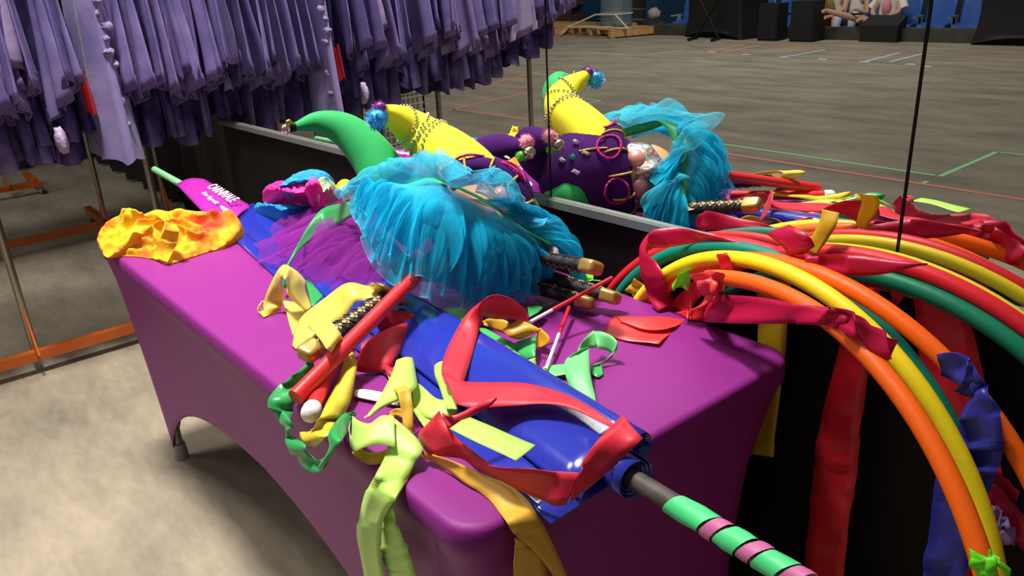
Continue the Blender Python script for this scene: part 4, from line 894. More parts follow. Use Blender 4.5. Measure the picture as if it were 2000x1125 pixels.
# ================================================================== GARMENTS
G_cols = [('#655892', ['#75689f', '#867aae']), ('#6f6098', ['#8072a6']), ('#564c84', ['#675c93', '#786ca0']), ('#7a6894', ['#9a8bb2', '#6c5c90']), ('#60548c', ['#71659c'])]
G_m = [mat('violet_jersey_%d' % i if False else 'violet_jersey'+'abcde'[i], c, .95, spec=.12, var=v, vscale=4.5, bump=.25, bscale=18, trans=.08) for i, (c, v) in enumerate(G_cols)]
B_m = [mat('violet_tiedye'+'abc'[i], c, .95, spec=.12, var=v, vscale=7, bump=.3, bscale=16, trans=.08) for i, (c, v) in enumerate([('#30275a', ['#4a3f74', '#766a9c']), ('#3a3064', ['#54487e', '#8478a4']), ('#282048', ['#40366a', '#62578a'])])]
def garment(kind, k):
    """a shirt on a hanger, hung across the rail: local origin on the rail, width along x, thickness along y"""
    r = random.Random(100+k); t = thing('shirt', '', 'shirt', (0, 0, 0))
    L_ = r.uniform(.71, .80); W = r.uniform(.40, .46); th = r.uniform(.022, .036); P = []
    ph = r.random()*9; nz = 22
    for i in range(nz):
        s_ = i/(nz-1); z = -.06-L_*s_; w = W*(.30+.75*min(1, s_*2.2)**.6*.72+.10*s_)
        row = []
        for j in range(44):
            a = 2*math.pi*j/44; ca, sa = math.cos(a), math.sin(a)
            fold = 1+.55*s_*math.sin(5*a*1+ph+3*s_)+.35*s_*math.sin(11*a+ph*2)
            x = w*.5*math.copysign(abs(ca)**.8, ca)*(1+.04*math.sin(7*s_+ph)); y = th*(.5+.9*s_)*sa*fold+.016*s_*math.sin(ph+7*ca+2*s_)
            zz = z-(.02*math.sin(3*ca*2+ph)*s_ if s_ > .9 else 0)
            row.append((x, y, zz))
        P.append(row)
    MB().grid(P, cv=True).build('body', B_m[k % 3], t)
    for sx in (-1, 1):
        sl = MB(); P = []; top = V3(sx*W*.44, 0, -.085); sw = r.uniform(.10, .14); ln = r.uniform(.46, .62); fl = r.uniform(-.03, .03); tw = r.uniform(-.65, .65)
        for i in range(14):
            s_ = i/13; c = top+V3(sx*(.05*math.sin(s_*1.6)+.02*s_), fl*s_, -ln*s_); row = []
            w = sw*(.75+.62*s_); tt = .004+.007*s_
            for j in range(26):
                a = 2*math.pi*j/26
                qx, qy = w*.5*math.cos(a), tt*math.sin(a)*(1+.5*math.sin(3*a+ph))+.014*s_*math.sin(5*math.cos(a)+ph+s_)
                row.append(c+V3(qx*math.cos(tw*s_)-qy*math.sin(tw*s_), qx*math.sin(tw*s_)+qy*math.cos(tw*s_), .04*s_*math.cos(a)*sx))
            P.append(row)
        sl.grid(P, cv=True)
        s_o = sl.build('sleeve', G_m[k % 5], t)
        h = MB(); c0 = [p*1.0 for p in P[-2]]; c1 = P[-1]; cm = V3(*np.mean(c1, 0)); cm0 = V3(*np.mean(c0, 0))
        h.grid([[cm0+(p-cm0)*1.07 for p in c0], [cm+(p-cm)*1.08 for p in c1], [cm+(p-cm)*.9+V3(0, 0, .004) for p in c1]], cv=True)
        h.build('cuff', G_m[k % 5], s_o)
    hk = MB(); hk.tube([(0, 0, -.09), (0, 0, -.02), (.012, 0, .008), (0, 0, .022), (-.014, 0, .012), (-.014, 0, .0)], .0022, 6)
    hk.tube([(-W*.42, 0, -.12), (-.05, 0, -.075), (0, 0, -.06), (.05, 0, -.075), (W*.42, 0, -.12)], .006, 8)
    hk.build('hanger', M_black, t)
    return t
def copy_tree(o):
    def cp(s, p):
        c = s.copy(); COL.objects.link(c); c.parent = p
        for ch in list(s.children): cp(ch, c)
        return c
    return cp(o, None)
ORD = ['', 'first', 'second', 'third', 'fourth', 'fifth', 'sixth', 'seventh', 'eighth', 'ninth', 'tenth', 'eleventh', 'twelfth', 'thirteenth', 'fourteenth', 'fifteenth', 'sixteenth', 'seventeenth', 'eighteenth', 'nineteenth']
TENS = {20: 'twent', 30: 'thirt', 40: 'fort', 50: 'fift', 60: 'sixt', 70: 'sevent'}
def ordw(n):
    if n < 20: return ORD[n]
    t = TENS[n//10*10]; return t+'ieth' if n % 10 == 0 else t+'y-'+ORD[n % 10]
proto = [garment('shirt', k) for k in range(7)]
used = [False]*7
ys = []
y = .385
while y > -1.60:
    if not (-.165 < y < -.0): ys.append(y)
    y -= rng.uniform(.026, .037)
SHIRTS = []
for i, y in enumerate(ys):
    k = rng.randrange(7) if i > 6 else i
    o = proto[k] if not used[k] else copy_tree(proto[k]); used[k] = True
    o.location = (XR+rng.uniform(-.02, .05), y, 1.735-rng.uniform(0, .04)); o.rotation_euler = (rng.uniform(-.03, .03), rng.uniform(-.02, .02), rng.uniform(-.35, .35)+(math.pi if rng.random() < .5 else 0))
    if y < -.95: o.scale[2] = 1-.20*min(1, (-.95-y)/.65)
    tag(o, 'violet tie-dye shirt on the nearest rack, %s shirt counted from the mirror' % ordw(i+1), 'shirt', 'violet shirts on the nearest rack'); SHIRTS.append(o)
# dresses hanging in the gap
def dress(label, y, x, w, z0, z1, m, ruff=False, tw=.03):
    t = thing('dress', label, 'dress', (x, y, z1)); P = []
    for i in range(30):
        s_ = i/29; z = z1+(z0-z1)*s_; row = []
        for j in range(40):
            a = 2*math.pi*j/40; row.append((x+w*.5*math.cos(a)*(.75+.3*s_), y+tw*math.sin(a)*(.6+.5*s_)*(1+.3*math.sin(6*a+s_*2)), z+.01*math.sin(5*a)))
        P.append(row)
    MB().grid(P, cv=True).build('body', m, t)
    if ruff:
        f = MB()
        for q in range(16):
            z = z1+(z0-z1)*(.15+.8*q/16)
            f.sphere((x+w*.5*(.75+.3*(1-(.15+.8*q/16)))+.01*math.sin(q), y+.012+.010*math.sin(q*2.3), z), (.016+.006*math.sin(q*5), .014+.007*math.cos(q*3), .014), nu=10, nv=7, fn=lambda p: 1+.6*noise.noise(Vector(p*2+V3(q, 0, 0))))
        f.build('ruffle', mat('lilac_ruffle', '#9484b8', .7, sheen=.4, var=['#6a5894', '#b4a8d0'], vscale=30, bump=.5, bscale=80), t)
    return t
dress('long lilac dress with a ruffled placket, hanging in a gap of the nearest rack', -.075, XR+.14, .40, .83, 1.70, mat('lilac_chiffon', '#8576b4', .6, sheen=.2, var=['#9486c0', '#7466a4'], vscale=4, trans=.2, bump=.2, bscale=20), True, .058)
dress('red garment showing in the gap left of the lilac ruffled dress', -.152, XR+.22, .13, 1.01, 1.15, mat('red_cloth', '#a8121c', .55, bump=.3, bscale=25), False, .014)
cr = MB().sphere((XR+.235, -.27, .93), (.03, .022, .045), nu=20, nv=14, fn=lambda p: 1+.35*noise.noise(Vector(p*3)))
tag(cr.build('cloth_scrap', mat('pale_lilac_crumple', '#b09cc0', .7, bump=.6, bscale=60)), 'crumpled pale lilac cloth hanging at the hem of the left shirts', 'cloth')
# second-rack garments, mostly hidden
for i in range(14):
    o = copy_tree(proto[i % 7]); o.location = (-3.7, -.75+.065*i, 1.70); o.rotation_euler = (0, 0, rng.uniform(-.3, .3))
    tag(o, 'dark violet shirt on the second rack, %s shirt from the left' % ordw(i+1), 'shirt', 'violet shirts on the second rack')

# ================================================================== ARENA (seen in the mirror)
def tape(label, a, b, col, w=.045):
    a = RZ(*a, 0); b = RZ(*b, 0); d = (b-a)/np.linalg.norm(b-a); s_ = V3(-d[1], d[0], 0)*w/2
    mb = MB(); mb.add([a+s_+V3(0, 0, .002), a-s_+V3(0, 0, .002), b-s_+V3(0, 0, .002), b+s_+V3(0, 0, .002)], [(0, 1, 2, 3)])
    tag(mb.build('floor_tape', mat('tape_'+col, col, .6), smooth=False), label, 'floor tape', 'tape marks on the stage floor')
RD, GR, WH, BL = '#f2907a', '#a6eea6', '#d8d3c6', '#b8dcec'
tape('long red tape line on the floor nearest the table', (1370, 293), (2010, 392), RD)
tape('pink tape line low at the right, behind the orange hoop', (1930, 500), (2010, 522), '#d8a8a0', .03)
tape('green tape line beside the long red line', (1360, 274), (1826, 343), GR, .035)
tape('green tape line slanting away at right', (1835, 345), (1947, 297), GR, .035)
tape('green tape line at the right edge meeting the slanting one', (1947, 297), (2010, 304), GR, .03)
tape('tiny green tape end between the green and red lines', (1803, 358), (1812, 354), GR, .03)
tape('red tape line slanting behind the rack posts', (820, 228), (1035, 180), RD)
tape('red tape line running right from under the shirts', (885, 213), (1060, 238), RD)
tape('red tape line slanting beside the chrome post', (945, 167), (1040, 143), RD)
tape('red tape line below the shirt hems', (985, 137), (1032, 142), RD)
tape('red tape line under the shirts at the post', (940, 167), (1030, 172), RD)
tape('green tape line crossing behind the jester horn', (1040, 142), (1105, 152), GR, .03)
tape('green tape arrow, upper line, beside the yellow horn', (1125, 190), (1174, 197), GR, .03)
tape('green tape arrow, lower line, beside the yellow horn', (1174, 197), (1120, 207), GR, .03)
tape('faint white tape line across the far floor', (1080, 104), (1145, 100), WH, .03)
tape('faint white tape line bending toward the pallet', (1145, 101), (1250, 110), WH, .03)
tape('faint white tape line rising to the black table', (1250, 110), (1338, 97), WH, .03)
tape('long faint tape line with white marks along it', (1338, 97), (2010, 142), '#8b8478', .03)
tape('red tape line, first of the slanting pair', (1378, 101), (1455, 87), RD, .06)
tape('red tape line, second of the slanting pair', (1408, 103), (1482, 89), RD, .06)
tape('bright red tape line in front of the speakers', (1504, 90), (1590, 95), '#ff6a50', .09)
tape('dull red tape line running on to the right edge', (1590, 95), (2010, 113), '#b87460', .05)
tape('pale blue tape line, leftmost of the slanting ones', (1530, 112), (1612, 97), BL, .05)
tape('pale blue tape line, middle of the slanting ones', (1688, 121), (1757, 103), BL, .05)
tape('pale blue tape line beside the mirror seam', (1738, 121), (1802, 105), BL, .05)
mk_p = [(1391, 102), (1458, 107), (1530, 112), (1606, 116), (1688, 121), (1779, 126), (1808, 130)]
mk_w = ['nearest the red pair', 'second from the red pair', 'at the foot of the leftmost blue line', 'midway along the faint line', 'at the foot of the middle blue line', 'just left of the mirror seam', 'just right of the mirror seam']
for (x, y_), w_ in zip(mk_p, mk_w):
    p = RZ(x, y_, 0)
    tag(MB().box((p[0], p[1], .003), (.13, .075, .004)).build('floor_marker', mat('white_marker', '#e9e4d8', .6), smooth=False), 'white floor marker '+w_, 'floor marker', 'white markers on the stage floor')
# seat stand
YS = -12.28
tag(MB().box((-5.5, YS-.02, .10), (7.0, .35, .20)).build('trim_1', mat('stand_kerb', '#4a473c', .7, var=['#3a382f'], vscale=6), smooth=False), 'concrete kerb in front of the blue seats', 'kerb', kind='structure')
tag(MB().box((-5.5, YS-1.9, .55), (7.0, 1.6, 1.1)).build('trim_2', mat('stand_step', '#22231f', .8), smooth=False), 'dark upper step of the seat stand', 'step', kind='structure')
M_seat = mat('blue_seat', '#23509a', .5, var=['#2a5aa8'], vscale=9); M_arm = mat('grey_arm', '#9a9c9a', .5)
def seat():
    t = thing('stadium_seat', '', 'seat', (0, 0, 0))
    bk = MB(); P = []
    for i in range(12):
        u = i/11; z = .40+.46*u; row = []
        for j in range(11):
            v = (j-5)/5; ww = .225*(1-.18*max(0, u-.75)**2*16*.25)
            row.append((v*ww, -.20-.10*u-.035*math.cos(v*1.4)+.035, z-.03*v*v*(u > .9)))
        P.append(row)
    bk.grid(P); bk.build('backrest', M_seat, t, solid=.03)
    st_ = MB(); P = []
    for i in range(9):
        u = i/8
        P.append([((j-4)/4*.22, .22-.42*u, .40+.03*((j-4)/4)**2+.02*u-.05*max(0, .3-u)) for j in range(9)])
    st_.grid(P); st_.build('seat_pan', M_seat, t, solid=.05)
    for sx in (-1, 1):
        MB().box((sx*.265, -.02, .56), (.04, .36, .03)).box((sx*.265, -.1, .30), (.05, .10, .56)).build('armrest', M_arm, t, smooth=False)
    return t
sp0 = seat(); first = True
rows_ = [('front row', YS-.55, .02, 15), ('second row', YS-1.55, 1.1, 13)]
for rn, y_, z_, n_ in rows_:
    for i in range(n_):
        o = sp0 if first else copy_tree(sp0); first = False
        o.location = (-8.55+.54*i+(.2 if z_ > .5 else 0), y_, z_-.25 if z_ < .5 else z_-.25)
        tag(o, 'blue plastic stadium seat in the %s, %s seat from the stairs' % (rn, ordw(i+1)), 'seat', 'blue stadium seats behind the kerb')
# stairs with blue side walls
sr = thing('staircase', 'concrete stair between blue walls left of the wrapped cylinder', 'stairs', (-10.9, -14.3, 0))
b = MB()
for i in range(8): b.box((-10.7, -13.6-.3*i, .1+.2*i), (1.5, .32, .2))
b.build('steps', mat('stair_step', '#3b3a34', .8), sr, smooth=False)
b = MB()
for i in range(8): b.box((-10.7, -13.45-.3*i, .195+.2*i), (1.5, .03, .02))
b.build('nosing', mat('step_nosing', '#8b8d84', .6), sr, smooth=False)
for x in (-9.8, -11.9): MB().box((x, -14.4, .8), (.5 if x < -11 else .3, 2.2, 1.6)).build('side_wall', mat('teal_wall', '#12405e', .6), sr, smooth=False)
# wooden crate behind the pallets
ct = thing('wooden_crate', 'brown wooden crate behind the pallets left of the stairs', 'crate', (-12.4, -13.6, 0))
for z in (.25, .6, .95): MB().box((-12.4, -13.4, z), (1.3, .9, .14)).build('slat', mat('crate_wood', '#4c2f1c', .8), ct, smooth=False)
for x in (-12.9, -12.4, -11.9): MB().box((x, -12.94, .55), (.12, .04, 1.1)).build('upright', mat('crate_wood', '#4c2f1c'), ct, smooth=False)
# pallets
M_wood = mat('pine', '#d6a56c', .7, var=['#c8925a', '#e0b684'], vscale=3)
def pallet(label, c, rz, sx=1.35, sy_=1.2):
    t = thing('pallet', label, 'pallet', (*c, 0)); R = np.array([[math.cos(rz), -math.sin(rz), 0], [math.sin(rz), math.cos(rz), 0], [0, 0, 1]])
    def bx(p, s_): return MB().box(V3(*c, 0)+R@np.array(p), s_, R=R)
    for i in range(7): bx((0, -sy_/2+.08+i*(sy_-.16)/6, .165), (sx, .13, .022)).build('deck_board', M_wood, t, smooth=False)
    for x in (-sx/2+.05, 0, sx/2-.05): bx((x, 0, .09), (.09, sy_, .12)).build('bearer', M_wood, t, smooth=False)
    for y_ in (-sy_/2+.06, sy_/2-.06): bx((0, y_, .015), (sx, .10, .02)).build('bottom_board', M_wood, t, smooth=False)
pb_ = RZ(1178, 72, 0)
PLX, PLY = pb_[0]-.1, pb_[1]-.55
pallet('pine pallet under the plastic-wrapped cylinder', (PLX, PLY), .35, 1.7, 1.3)
pallet('pine pallet farther left with a loose board', (PLX-2.0, PLY-.35), .25, 1.8, 1.3)
ld = MB(); ld.tube([(PLX-1.2, PLY+.15, .16), (PLX-.95, PLY+.75, .02)], .05, 4); tag(ld.build('loose_board', M_wood, smooth=False), 'loose pine board leaning off the left pallet', 'board')
wc = thing('wrapped_cylinder', 'tall clear plastic-wrapped cylinder standing on a pallet', 'cylinder', (PLX, PLY, .18))
M_film = bpy.data.materials.new('clear_film'); M_film.use_nodes = True
def film():
    nt = M_film.node_tree; N = nt.nodes; L = nt.links; N.remove(N['Principled BSDF'])
    g = N.new('ShaderNodeBsdfGlossy'); g.inputs['Roughness'].default_value = .15; tr = N.new('ShaderNodeBsdfTransparent'); tr.inputs[0].default_value = (.86, .93, .95, 1)
    df = N.new('ShaderNodeBsdfDiffuse'); df.inputs[0].default_value = lin('#a9c4cb'); m1 = N.new('ShaderNodeMixShader'); m2 = N.new('ShaderNodeMixShader')
    m1.inputs[0].default_value = .5; m2.inputs[0].default_value = .35
    L.new(g.outputs[0], m1.inputs[1]); L.new(df.outputs[0], m1.inputs[2]); L.new(tr.outputs[0], m2.inputs[1]); L.new(m1.outputs[0], m2.inputs[2]); L.new(m2.outputs[0], N['Material Output'].inputs[0])
film()
P = []
for i in range(30):
    z = .2+1.9*i/29; P.append([(PLX+.33*math.cos(a)*(1+.01*math.sin(9*a+z*6)), PLY+.33*math.sin(a)*(1+.01*math.sin(7*a-z*9)), z) for a in np.linspace(0, 2*math.pi, 40, endpoint=False)])
MB().grid(P, cv=True).build('film_wrap', M_film, wc)
MB().tube([(PLX, PLY, .19), (PLX, PLY, .24)], .34, 32).build('base_disc', mat('grey_base', '#7b7d7a', .5), wc)
sb = MB()
for a, c_ in ((-.8, .8), (.8, -.8)):
    sb.tube([(PLX+a, PLY+.62, .18), (PLX+.33*a, PLY+.36, .42), (PLX+.33*c_, PLY+.36, .42)], .018, 6); sb.tube([(PLX+a, PLY+.62, .18), (PLX+c_*.5, PLY+.62, .2)], .018, 6)
sb.tube([(PLX+.34*math.cos(a), PLY+.34*math.sin(a), .42) for a in np.linspace(0, 2*math.pi, 24)], .014, 6)
sb.build('straps', mat('white_strap', '#ded6c6', .6), wc)
dp = RZ(1258, 58, .1); bg = MB().sphere((dp[0], dp[1]-.3, .16), (.38, .2, .13), nu=20, fn=lambda p: 1+.3*noise.noise(Vector(p*2.5)))
tag(bg.build('dark_bag', mat('dark_bag', '#1c1c1e', .7)), 'dark bag lying on the floor right of the wrapped cylinder', 'bag')
bg = MB().sphere((dp[0]-.02, dp[1]-.35, .38), (.13, .1, .12), nu=20, fn=lambda p: 1+.5*noise.noise(Vector(p*3))); tag(bg.build('crumpled_cloth', mat('pale_crumple', '#a39c94', .8)), 'crumpled pale cloth on top of the dark bag', 'cloth')
# black covered tables
def black_table(label, c, L_, D_, rz):
    t = thing('covered_table', label, 'table', (*c, 0)); R = np.array([[math.cos(rz), -math.sin(rz)], [math.sin(rz), math.cos(rz)]]); P = []
    for i in range(14):
        s_ = i/13; z = 1.05*(1-s_); k = 1-.10*math.sin(math.pi*min(1, s_*.95)); row = []
        for p in rrect(L_/2, D_/2, .05):
            q = R@(p*k); zz = max(z, .12*max(0, 1-(p[0]/(L_/2))**2)*(s_)) if s_ > .5 else z
            row.append((c[0]+q[0], c[1]+q[1], zz))
        P.append(row)
    top = [[(c[0]+(R@p)[0]*f, c[1]+(R@p)[1]*f, 1.05) for p in rrect(L_/2, D_/2, .05)] for f in (0, .5, 1)]
    MB().grid(top+P, cv=True).build('stretch_cover', mat('black_spandex', '#0c0a0b', .7), t)
bt = RZ(1392, 76, 0); black_table('black covered high table left of the two speakers', (bt[0], bt[1]-.45), 1.5, .8, .22)
bt2 = RZ(1960, 92, 0); black_table('black covered table at the far right', (bt2[0]+.25, bt2[1]-.5), 1.5, .8, .1)
stn = thing('x_stand', 'black crossed stand in front of the black covered table', 'stand', (bt[0], bt[1]+.2, 0))
for sx in (-1, 1): MB().tube([(bt[0]+.25*sx, bt[1]+.2, .04), (bt[0]-.3*sx, bt[1]+.15, .85)], .02, 8).build('leg', M_dark, stn); MB().tube([(bt[0]+.25*sx-.05, bt[1]+.05, .03), (bt[0]+.25*sx+.05, bt[1]+.5, .03)], .025, 8).build('foot', M_dark, stn)
M_spk = mat('speaker_black', '#100f0e', .7, bump=.2, bscale=200)
for lab, (x, y_), w, h in (('black loudspeaker next to the black covered table', (1497, 80), .36, .62), ('black loudspeaker standing alone, right of the other', (1563, 82), .42, .66)):
    p = RZ(x, y_, 0); t = thing('loudspeaker', lab, 'loudspeaker', (p[0], p[1], 0), 'pair of black loudspeakers')
    MB().box((p[0], p[1]-.18, h/2), (w, .36, h)).build('cabinet', M_spk, t, smooth=False); MB().box((p[0], p[1]+.005, h/2), (w*.88, .012, h*.9)).build('grille', M_spk, t, smooth=False)
c1 = RZ(1515, 72, 0); c2 = RZ(1538, 60, 0)
tag(MB().tube(catmull([c1+V3(0, 0, .02), (c1+c2)/2+V3(0, .1, .06), c2+V3(0, 0, .3)], 6), .012, 6).build('cable', mat('pale_cable', '#b8b2a6', .5)), 'pale cable running between the two loudspeakers', 'cable')
p = RZ(1718, 62, 0); t = thing('monitor_speaker', 'black wedge monitor on the kerb before the person in white', 'monitor', (p[0], p[1], 0))
mb = MB(); x0 = RY(1724, 50, YS+.2)[0]; y0 = YS+.35
mb.add([(x0-.3, y0, 0), (x0+.3, y0, 0), (x0+.3, y0-.35, 0), (x0-.3, y0-.35, 0), (x0-.3, y0, .26), (x0+.3, y0, .26), (x0+.3, y0-.35, .40), (x0-.3, y0-.35, .40)], [(0, 1, 2, 3), (4, 7, 6, 5), (0, 4, 5, 1), (1, 5, 6, 2), (2, 6, 7, 3), (3, 7, 4, 0)])
mb.build('cabinet', mat('monitor_body', '#171616', .6), t, smooth=False)
# white lattice crate behind the racks
lc = thing('lattice_crate', 'white plastic lattice crate on the floor behind the racks', 'crate', (-4.4, -2.1, 0))
f = MB()
for sx, sy2, w, d in ((0, .33, .72, .02), (0, -.33, .72, .02), (.36, 0, .02, .66), (-.36, 0, .02, .66)):
    f.box((-4.4+sx, -2.1+sy2, .04), (w, d, .08)); f.box((-4.4+sx, -2.1+sy2, .52), (w, d, .06))
    n = 14
    for i in range(n+1):
        u = -1+2*i/n
        f.box((-4.4+sx+(u*w/2 if w > .1 else 0), -2.1+sy2+(u*d/2 if d > .1 else 0), .28), (.012, .012, .46))
    for i in range(7): f.box((-4.4+sx, -2.1+sy2, .10+.06*i), (w, d*.7 if d < .1 else d, .012) if w > .1 else (w*.7, d, .012))
f.build('frame', mat('lattice_white', '#e2d8cc', .5), lc, smooth=False)
f = MB().box((-4.4, -2.1, .28), (.68, .60, .5)); f.build('folded_linen', mat('linen', '#d9cfc4', .8), lc, smooth=False)

# ------------------------------------------------------------------ people in the seats
def person(label, p, joints, radii, edges, skin, hair, tops, extra=None, face=(0, 1, 0)):
    t = thing('person', label, 'person', p)
    me = bpy.data.meshes.new('body'); me.from_pydata([tuple(np.array(p)+np.array(j)) for j in joints], edges, [])
    o = bpy.data.objects.new('body', me); COL.objects.link(o); o.parent = t; o.matrix_parent_inverse = Matrix.Translation(-Vector(p))
    sk = o.modifiers.new('skin', 'SKIN'); sv = me.skin_vertices[0].data
    for i, r_ in enumerate(radii): sv[i].radius = (r_, r_)
    sv[0].use_root = True
    ss = o.modifiers.new('sub', 'SUBSURF'); ss.levels = 2; ss.render_levels = 2
    me.materials.append(mat('skin', skin, .6)); 
    for nm, pts, rr_, m_ in tops:
        MB().tube(catmull([np.array(p)+np.array(q) for q in pts], 5), [float(x[0]) for x in catmull([[q, 0, 0] for q in rr_], 5)], 16).build(nm, m_, t)
    h = np.array(p)+np.array(joints[4])
    MB().sphere(h+V3(0, -.02, .035), (.092, .10, .105), nu=20, nv=14).build('hair', mat('hair_'+hair, hair, .7), t)
    fc = np.array(face, float); fc /= np.linalg.norm(fc); sd = np.cross(fc, V3(0, 0, 1))
    MB().sphere(h+fc*.03, (.078, .085, .105), nu=18, nv=14).build('face', mat('skin', skin), t)
    MB().sphere(h+fc*.118-V3(0, 0, .01), (.014, .016, .022)).build('nose', mat('skin', skin), t)
    for q in (-1, 1):
        MB().sphere(h+fc*.104+sd*q*.03+V3(0, 0, .015), .011).build('eye', M_black, t)
        MB().sphere(h+sd*q*.082, (.016, .02, .03)).build('ear', mat('skin', skin), t)
    MB().sphere(h+fc*.108-V3(0, 0, .05), (.022, .008, .007)).build('mouth', mat('lip', '#9a4a44', .5), t)
    return t
def sit(lean=0., kneeR=(.12, .42, .64), footR=(.14, .52, .33), kneeL=(-.12, .42, .64), footL=(-.14, .52, .33), handR=(.14, .36, .72), handL=(-.14, .36, .72)):
    J = [(0, 0, .46), (0, -.02, .66), (0, -.02+lean*.5, .86), (0, lean, .98), (0, lean+.02, 1.12), (0, lean+.02, 1.2)]
    E_ = [(0, 1), (1, 2), (2, 3), (3, 4), (4, 5)]; Rr = [.135, .125, .13, .055, .085, .07]
    for sx, kn, ft, hd_ in ((1, kneeR, footR, handR), (-1, kneeL, footL, handL)):
        b_ = len(J); J += [(sx*.10, .06, .46), kn, ft, (ft[0], ft[1]+.13, ft[2]-.02)]; E_ += [(0, b_), (b_, b_+1), (b_+1, b_+2), (b_+2, b_+3)]; Rr += [.095, .062, .042, .03]
        b_ = len(J); el = ((sx*.26+hd_[0])/2+sx*.05, hd_[1]*.45, .66); J += [(sx*.18, lean*.9, .90), el, hd_, (hd_[0]*.85, hd_[1]+.08, hd_[2]-.01)]
        E_ += [(2, b_), (b_, b_+1), (b_+1, b_+2), (b_+2, b_+3)]; Rr += [.055, .042, .030, .022]
        b2 = len(J)
        for q in range(4):   # fingers
            J.append((hd_[0]*.85+(q-1.5)*.016, hd_[1]+.14-.01*abs(q-1.5), hd_[2]-.03)); E_.append((b_+3, b2+q)); Rr.append(.008)
        J.append((hd_[0]*.85-sx*.035, hd_[1]+.09, hd_[2]+.01)); E_.append((b_+3, b2+4)); Rr.append(.009)
    return J, Rr, E_
zs = -.02
white_t = mat('white_shirt', '#e3dcd6', .8, bump=.2, bscale=20); olive = mat('olive_cloth', '#7c6a1c', .8); brown = mat('brown_skirt', '#6b4a3c', .8); pink_t = mat('pink_top', '#d98f98', .8); turq = mat('aqua_shirt', '#8fcfc6', .8); blackc = mat('black_shirt', '#141214', .8); paleb = mat('pale_blue_cloth', '#b9c6dc', .8)
J, Rr, E_ = sit(.12, kneeR=(.10, .34, .70), footR=(.12, .40, .34), kneeL=(-.14, .34, .68), footL=(-.12, .40, .34), handR=(.02, .46, .62), handL=(-.04, .46, .60))
px_ = RY(1637, 30, YS-.55)[0]
person('person hunched forward in white shirt with olive cloth over one shoulder', (px_, YS-.55, -.27), J, Rr, E_, '#c99a7c', '#6b4a2e', [('shirt', [(0, 0, .48), (0, 0, .7), (0, .08, .95)], [.15, .15, .12], white_t), ('shawl', [(-.16, .1, .96), (-.08, .18, .82), (.0, .2, .68)], [.05, .075, .04], olive), ('skirt', [(0, 0, .5), (-.06, .32, .66), (-.08, .40, .40)], [.14, .12, .09], brown)])
px_ = RY(1675, 30, YS-.6)[0]
J, Rr, E_ = sit(.1, handR=(.1, .34, .74), handL=(-.1, .36, .74))
person('person in pale blue and white clothes sitting beside the hunched one', (px_, YS-.6, -.27), J, Rr, E_, '#d6ab92', '#3a2a20', [('shirt', [(0, 0, .48), (0, 0, .7), (0, .05, .95)], [.16, .16, .12], white_t), ('trousers', [(.1, .08, .47), (.12, .42, .64), (.14, .52, .38)], [.10, .075, .06], paleb), ('trousers', [(-.1, .08, .47), (-.12, .42, .64), (-.14, .52, .38)], [.10, .075, .06], paleb)])
px_ = RY(1737, 30, YS-.5)[0]
J, Rr, E_ = sit(.06, kneeR=(.10, .40, .52), footR=(-.22, .62, .58), kneeL=(-.34, .56, .60), footL=(-.72, .86, .74), handR=(.05, .3, .6), handL=(-.1, .34, .6))
person('person in white blouse and pink top with bare legs stretched sideways', (px_, YS-.5, -.25), J, Rr, E_, '#dcae90', '#5a3826', [('blouse', [(0, 0, .48), (0, 0, .7), (0, .05, .96)], [.17, .17, .12], white_t), ('pink_top', [(0, .10, .6), (0, .13, .75), (0, .12, .88)], [.07, .085, .06], pink_t), ('sleeve', [(.16, .02, .9), (.28, .1, .72)], [.08, .07], white_t), ('sleeve', [(-.16, .02, .9), (-.28, .1, .72)], [.08, .07], white_t), ('shorts', [(.08, .04, .47), (.10, .28, .5)], [.11, .085], pink_t)])
px_ = RY(1822, 10, YS-1.5)[0]+.2
J, Rr, E_ = sit(.06)
person('person in an aqua shirt in the second row by the mirror seam', (px_-.2, YS-1.5, .85), J, Rr, E_, '#c9967a', '#2a1c14', [('shirt', [(0, 0, .48), (0, 0, .7), (0, .05, .96)], [.17, .17, .12], turq), ('trousers', [(.1, .08, .47), (.12, .42, .64), (.14, .52, .38)], [.10, .08, .06], turq), ('trousers', [(-.1, .08, .47), (-.12, .42, .64), (-.14, .52, .38)], [.10, .08, .06], turq)])
px_ = RY(1876, 10, YS-1.5)[0]+.1
J, Rr, E_ = sit(.06)
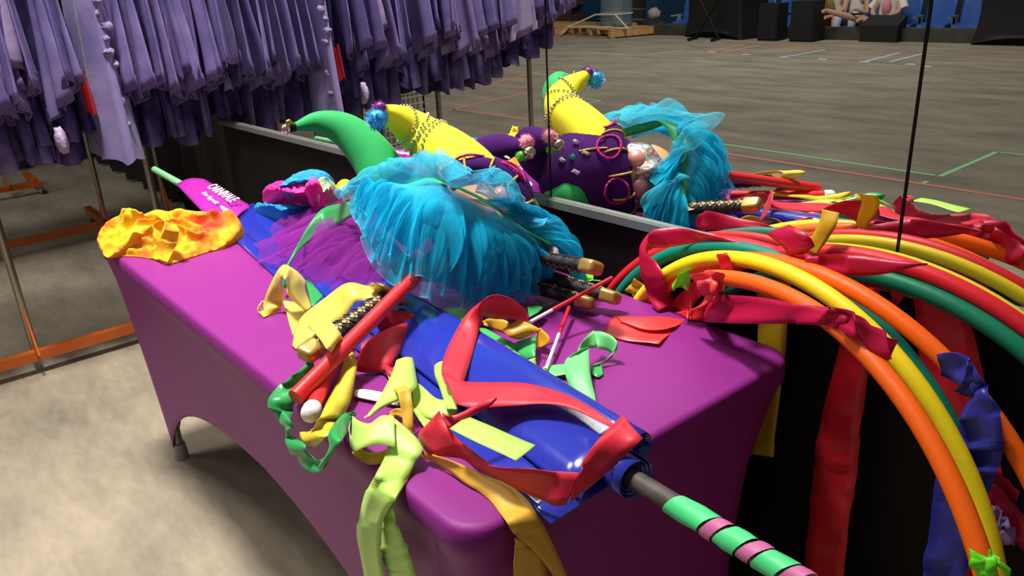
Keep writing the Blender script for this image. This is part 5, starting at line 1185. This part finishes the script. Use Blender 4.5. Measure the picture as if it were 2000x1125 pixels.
person('person in black clothes in the second row beside the aqua shirt', (px_-.1, YS-1.5, .85), J, Rr, E_, '#d0a088', '#201612', [('shirt', [(0, 0, .48), (0, 0, .7), (0, .05, .96)], [.17, .17, .12], blackc), ('trousers', [(.1, .08, .47), (.12, .42, .64), (.14, .52, .38)], [.10, .08, .06], blackc), ('trousers', [(-.1, .08, .47), (-.12, .42, .64), (-.14, .52, .38)], [.10, .08, .06], blackc)])
tag(MB().tube([(-7.2, YS+.12, .42), (-4.6, YS+.12, .42)], .015, 8).build('handrail', M_black), 'thin black rail in front of the seated people', 'rail')

# ================================================================== LIGHT
W_ = bpy.data.worlds.new('arena'); SC.world = W_; W_.use_nodes = True
W_.node_tree.nodes['Background'].inputs[0].default_value = (1.0, .97, .95, 1); W_.node_tree.nodes['Background'].inputs[1].default_value = .13
def area(name, loc, target, size, power, col=(1, .96, .9)):
    l = bpy.data.lights.new(name, 'AREA'); l.shape = 'DISK'; l.size = size; l.energy = power; l.color = col
    o = bpy.data.objects.new(name, l); COL.objects.link(o); o.location = loc
    o.rotation_euler = (Vector(target)-Vector(loc)).to_track_quat('-Z', 'Y').to_euler(); return o
def spot_l(name, loc, target, size, blend, power, rad, col=(1, .95, .88)):
    l = bpy.data.lights.new(name, 'SPOT'); l.spot_size = math.radians(size); l.spot_blend = blend; l.energy = power; l.shadow_soft_size = rad; l.color = col
    o = bpy.data.objects.new(name, l); COL.objects.link(o); o.location = loc
    o.rotation_euler = (Vector(target)-Vector(loc)).to_track_quat('-Z', 'Y').to_euler(); return o
spot_l('work_lamp', (-.45, -.55, 4.7), (-.55, -.25, 0), 68, 1., 1330, .3)
area('arena_lamp', (-2.6, -1.8, 5.5), (-1.6, -.3, .8), 1.4, 90)
area('arena_lamp', (-5, -8.5, 7), (-6, -12, 0), 3, 330, (1, .99, .99))
area('arena_lamp', (-2, -5.5, 7.5), (-2, -6, 0), 3, 44, (1, 1, 1))
vs = SC.view_settings; SC.display_settings.display_device = 'sRGB'
vs.view_transform = 'Standard'; vs.look = 'None'; vs.gamma = 1; vs.exposure = 0.16
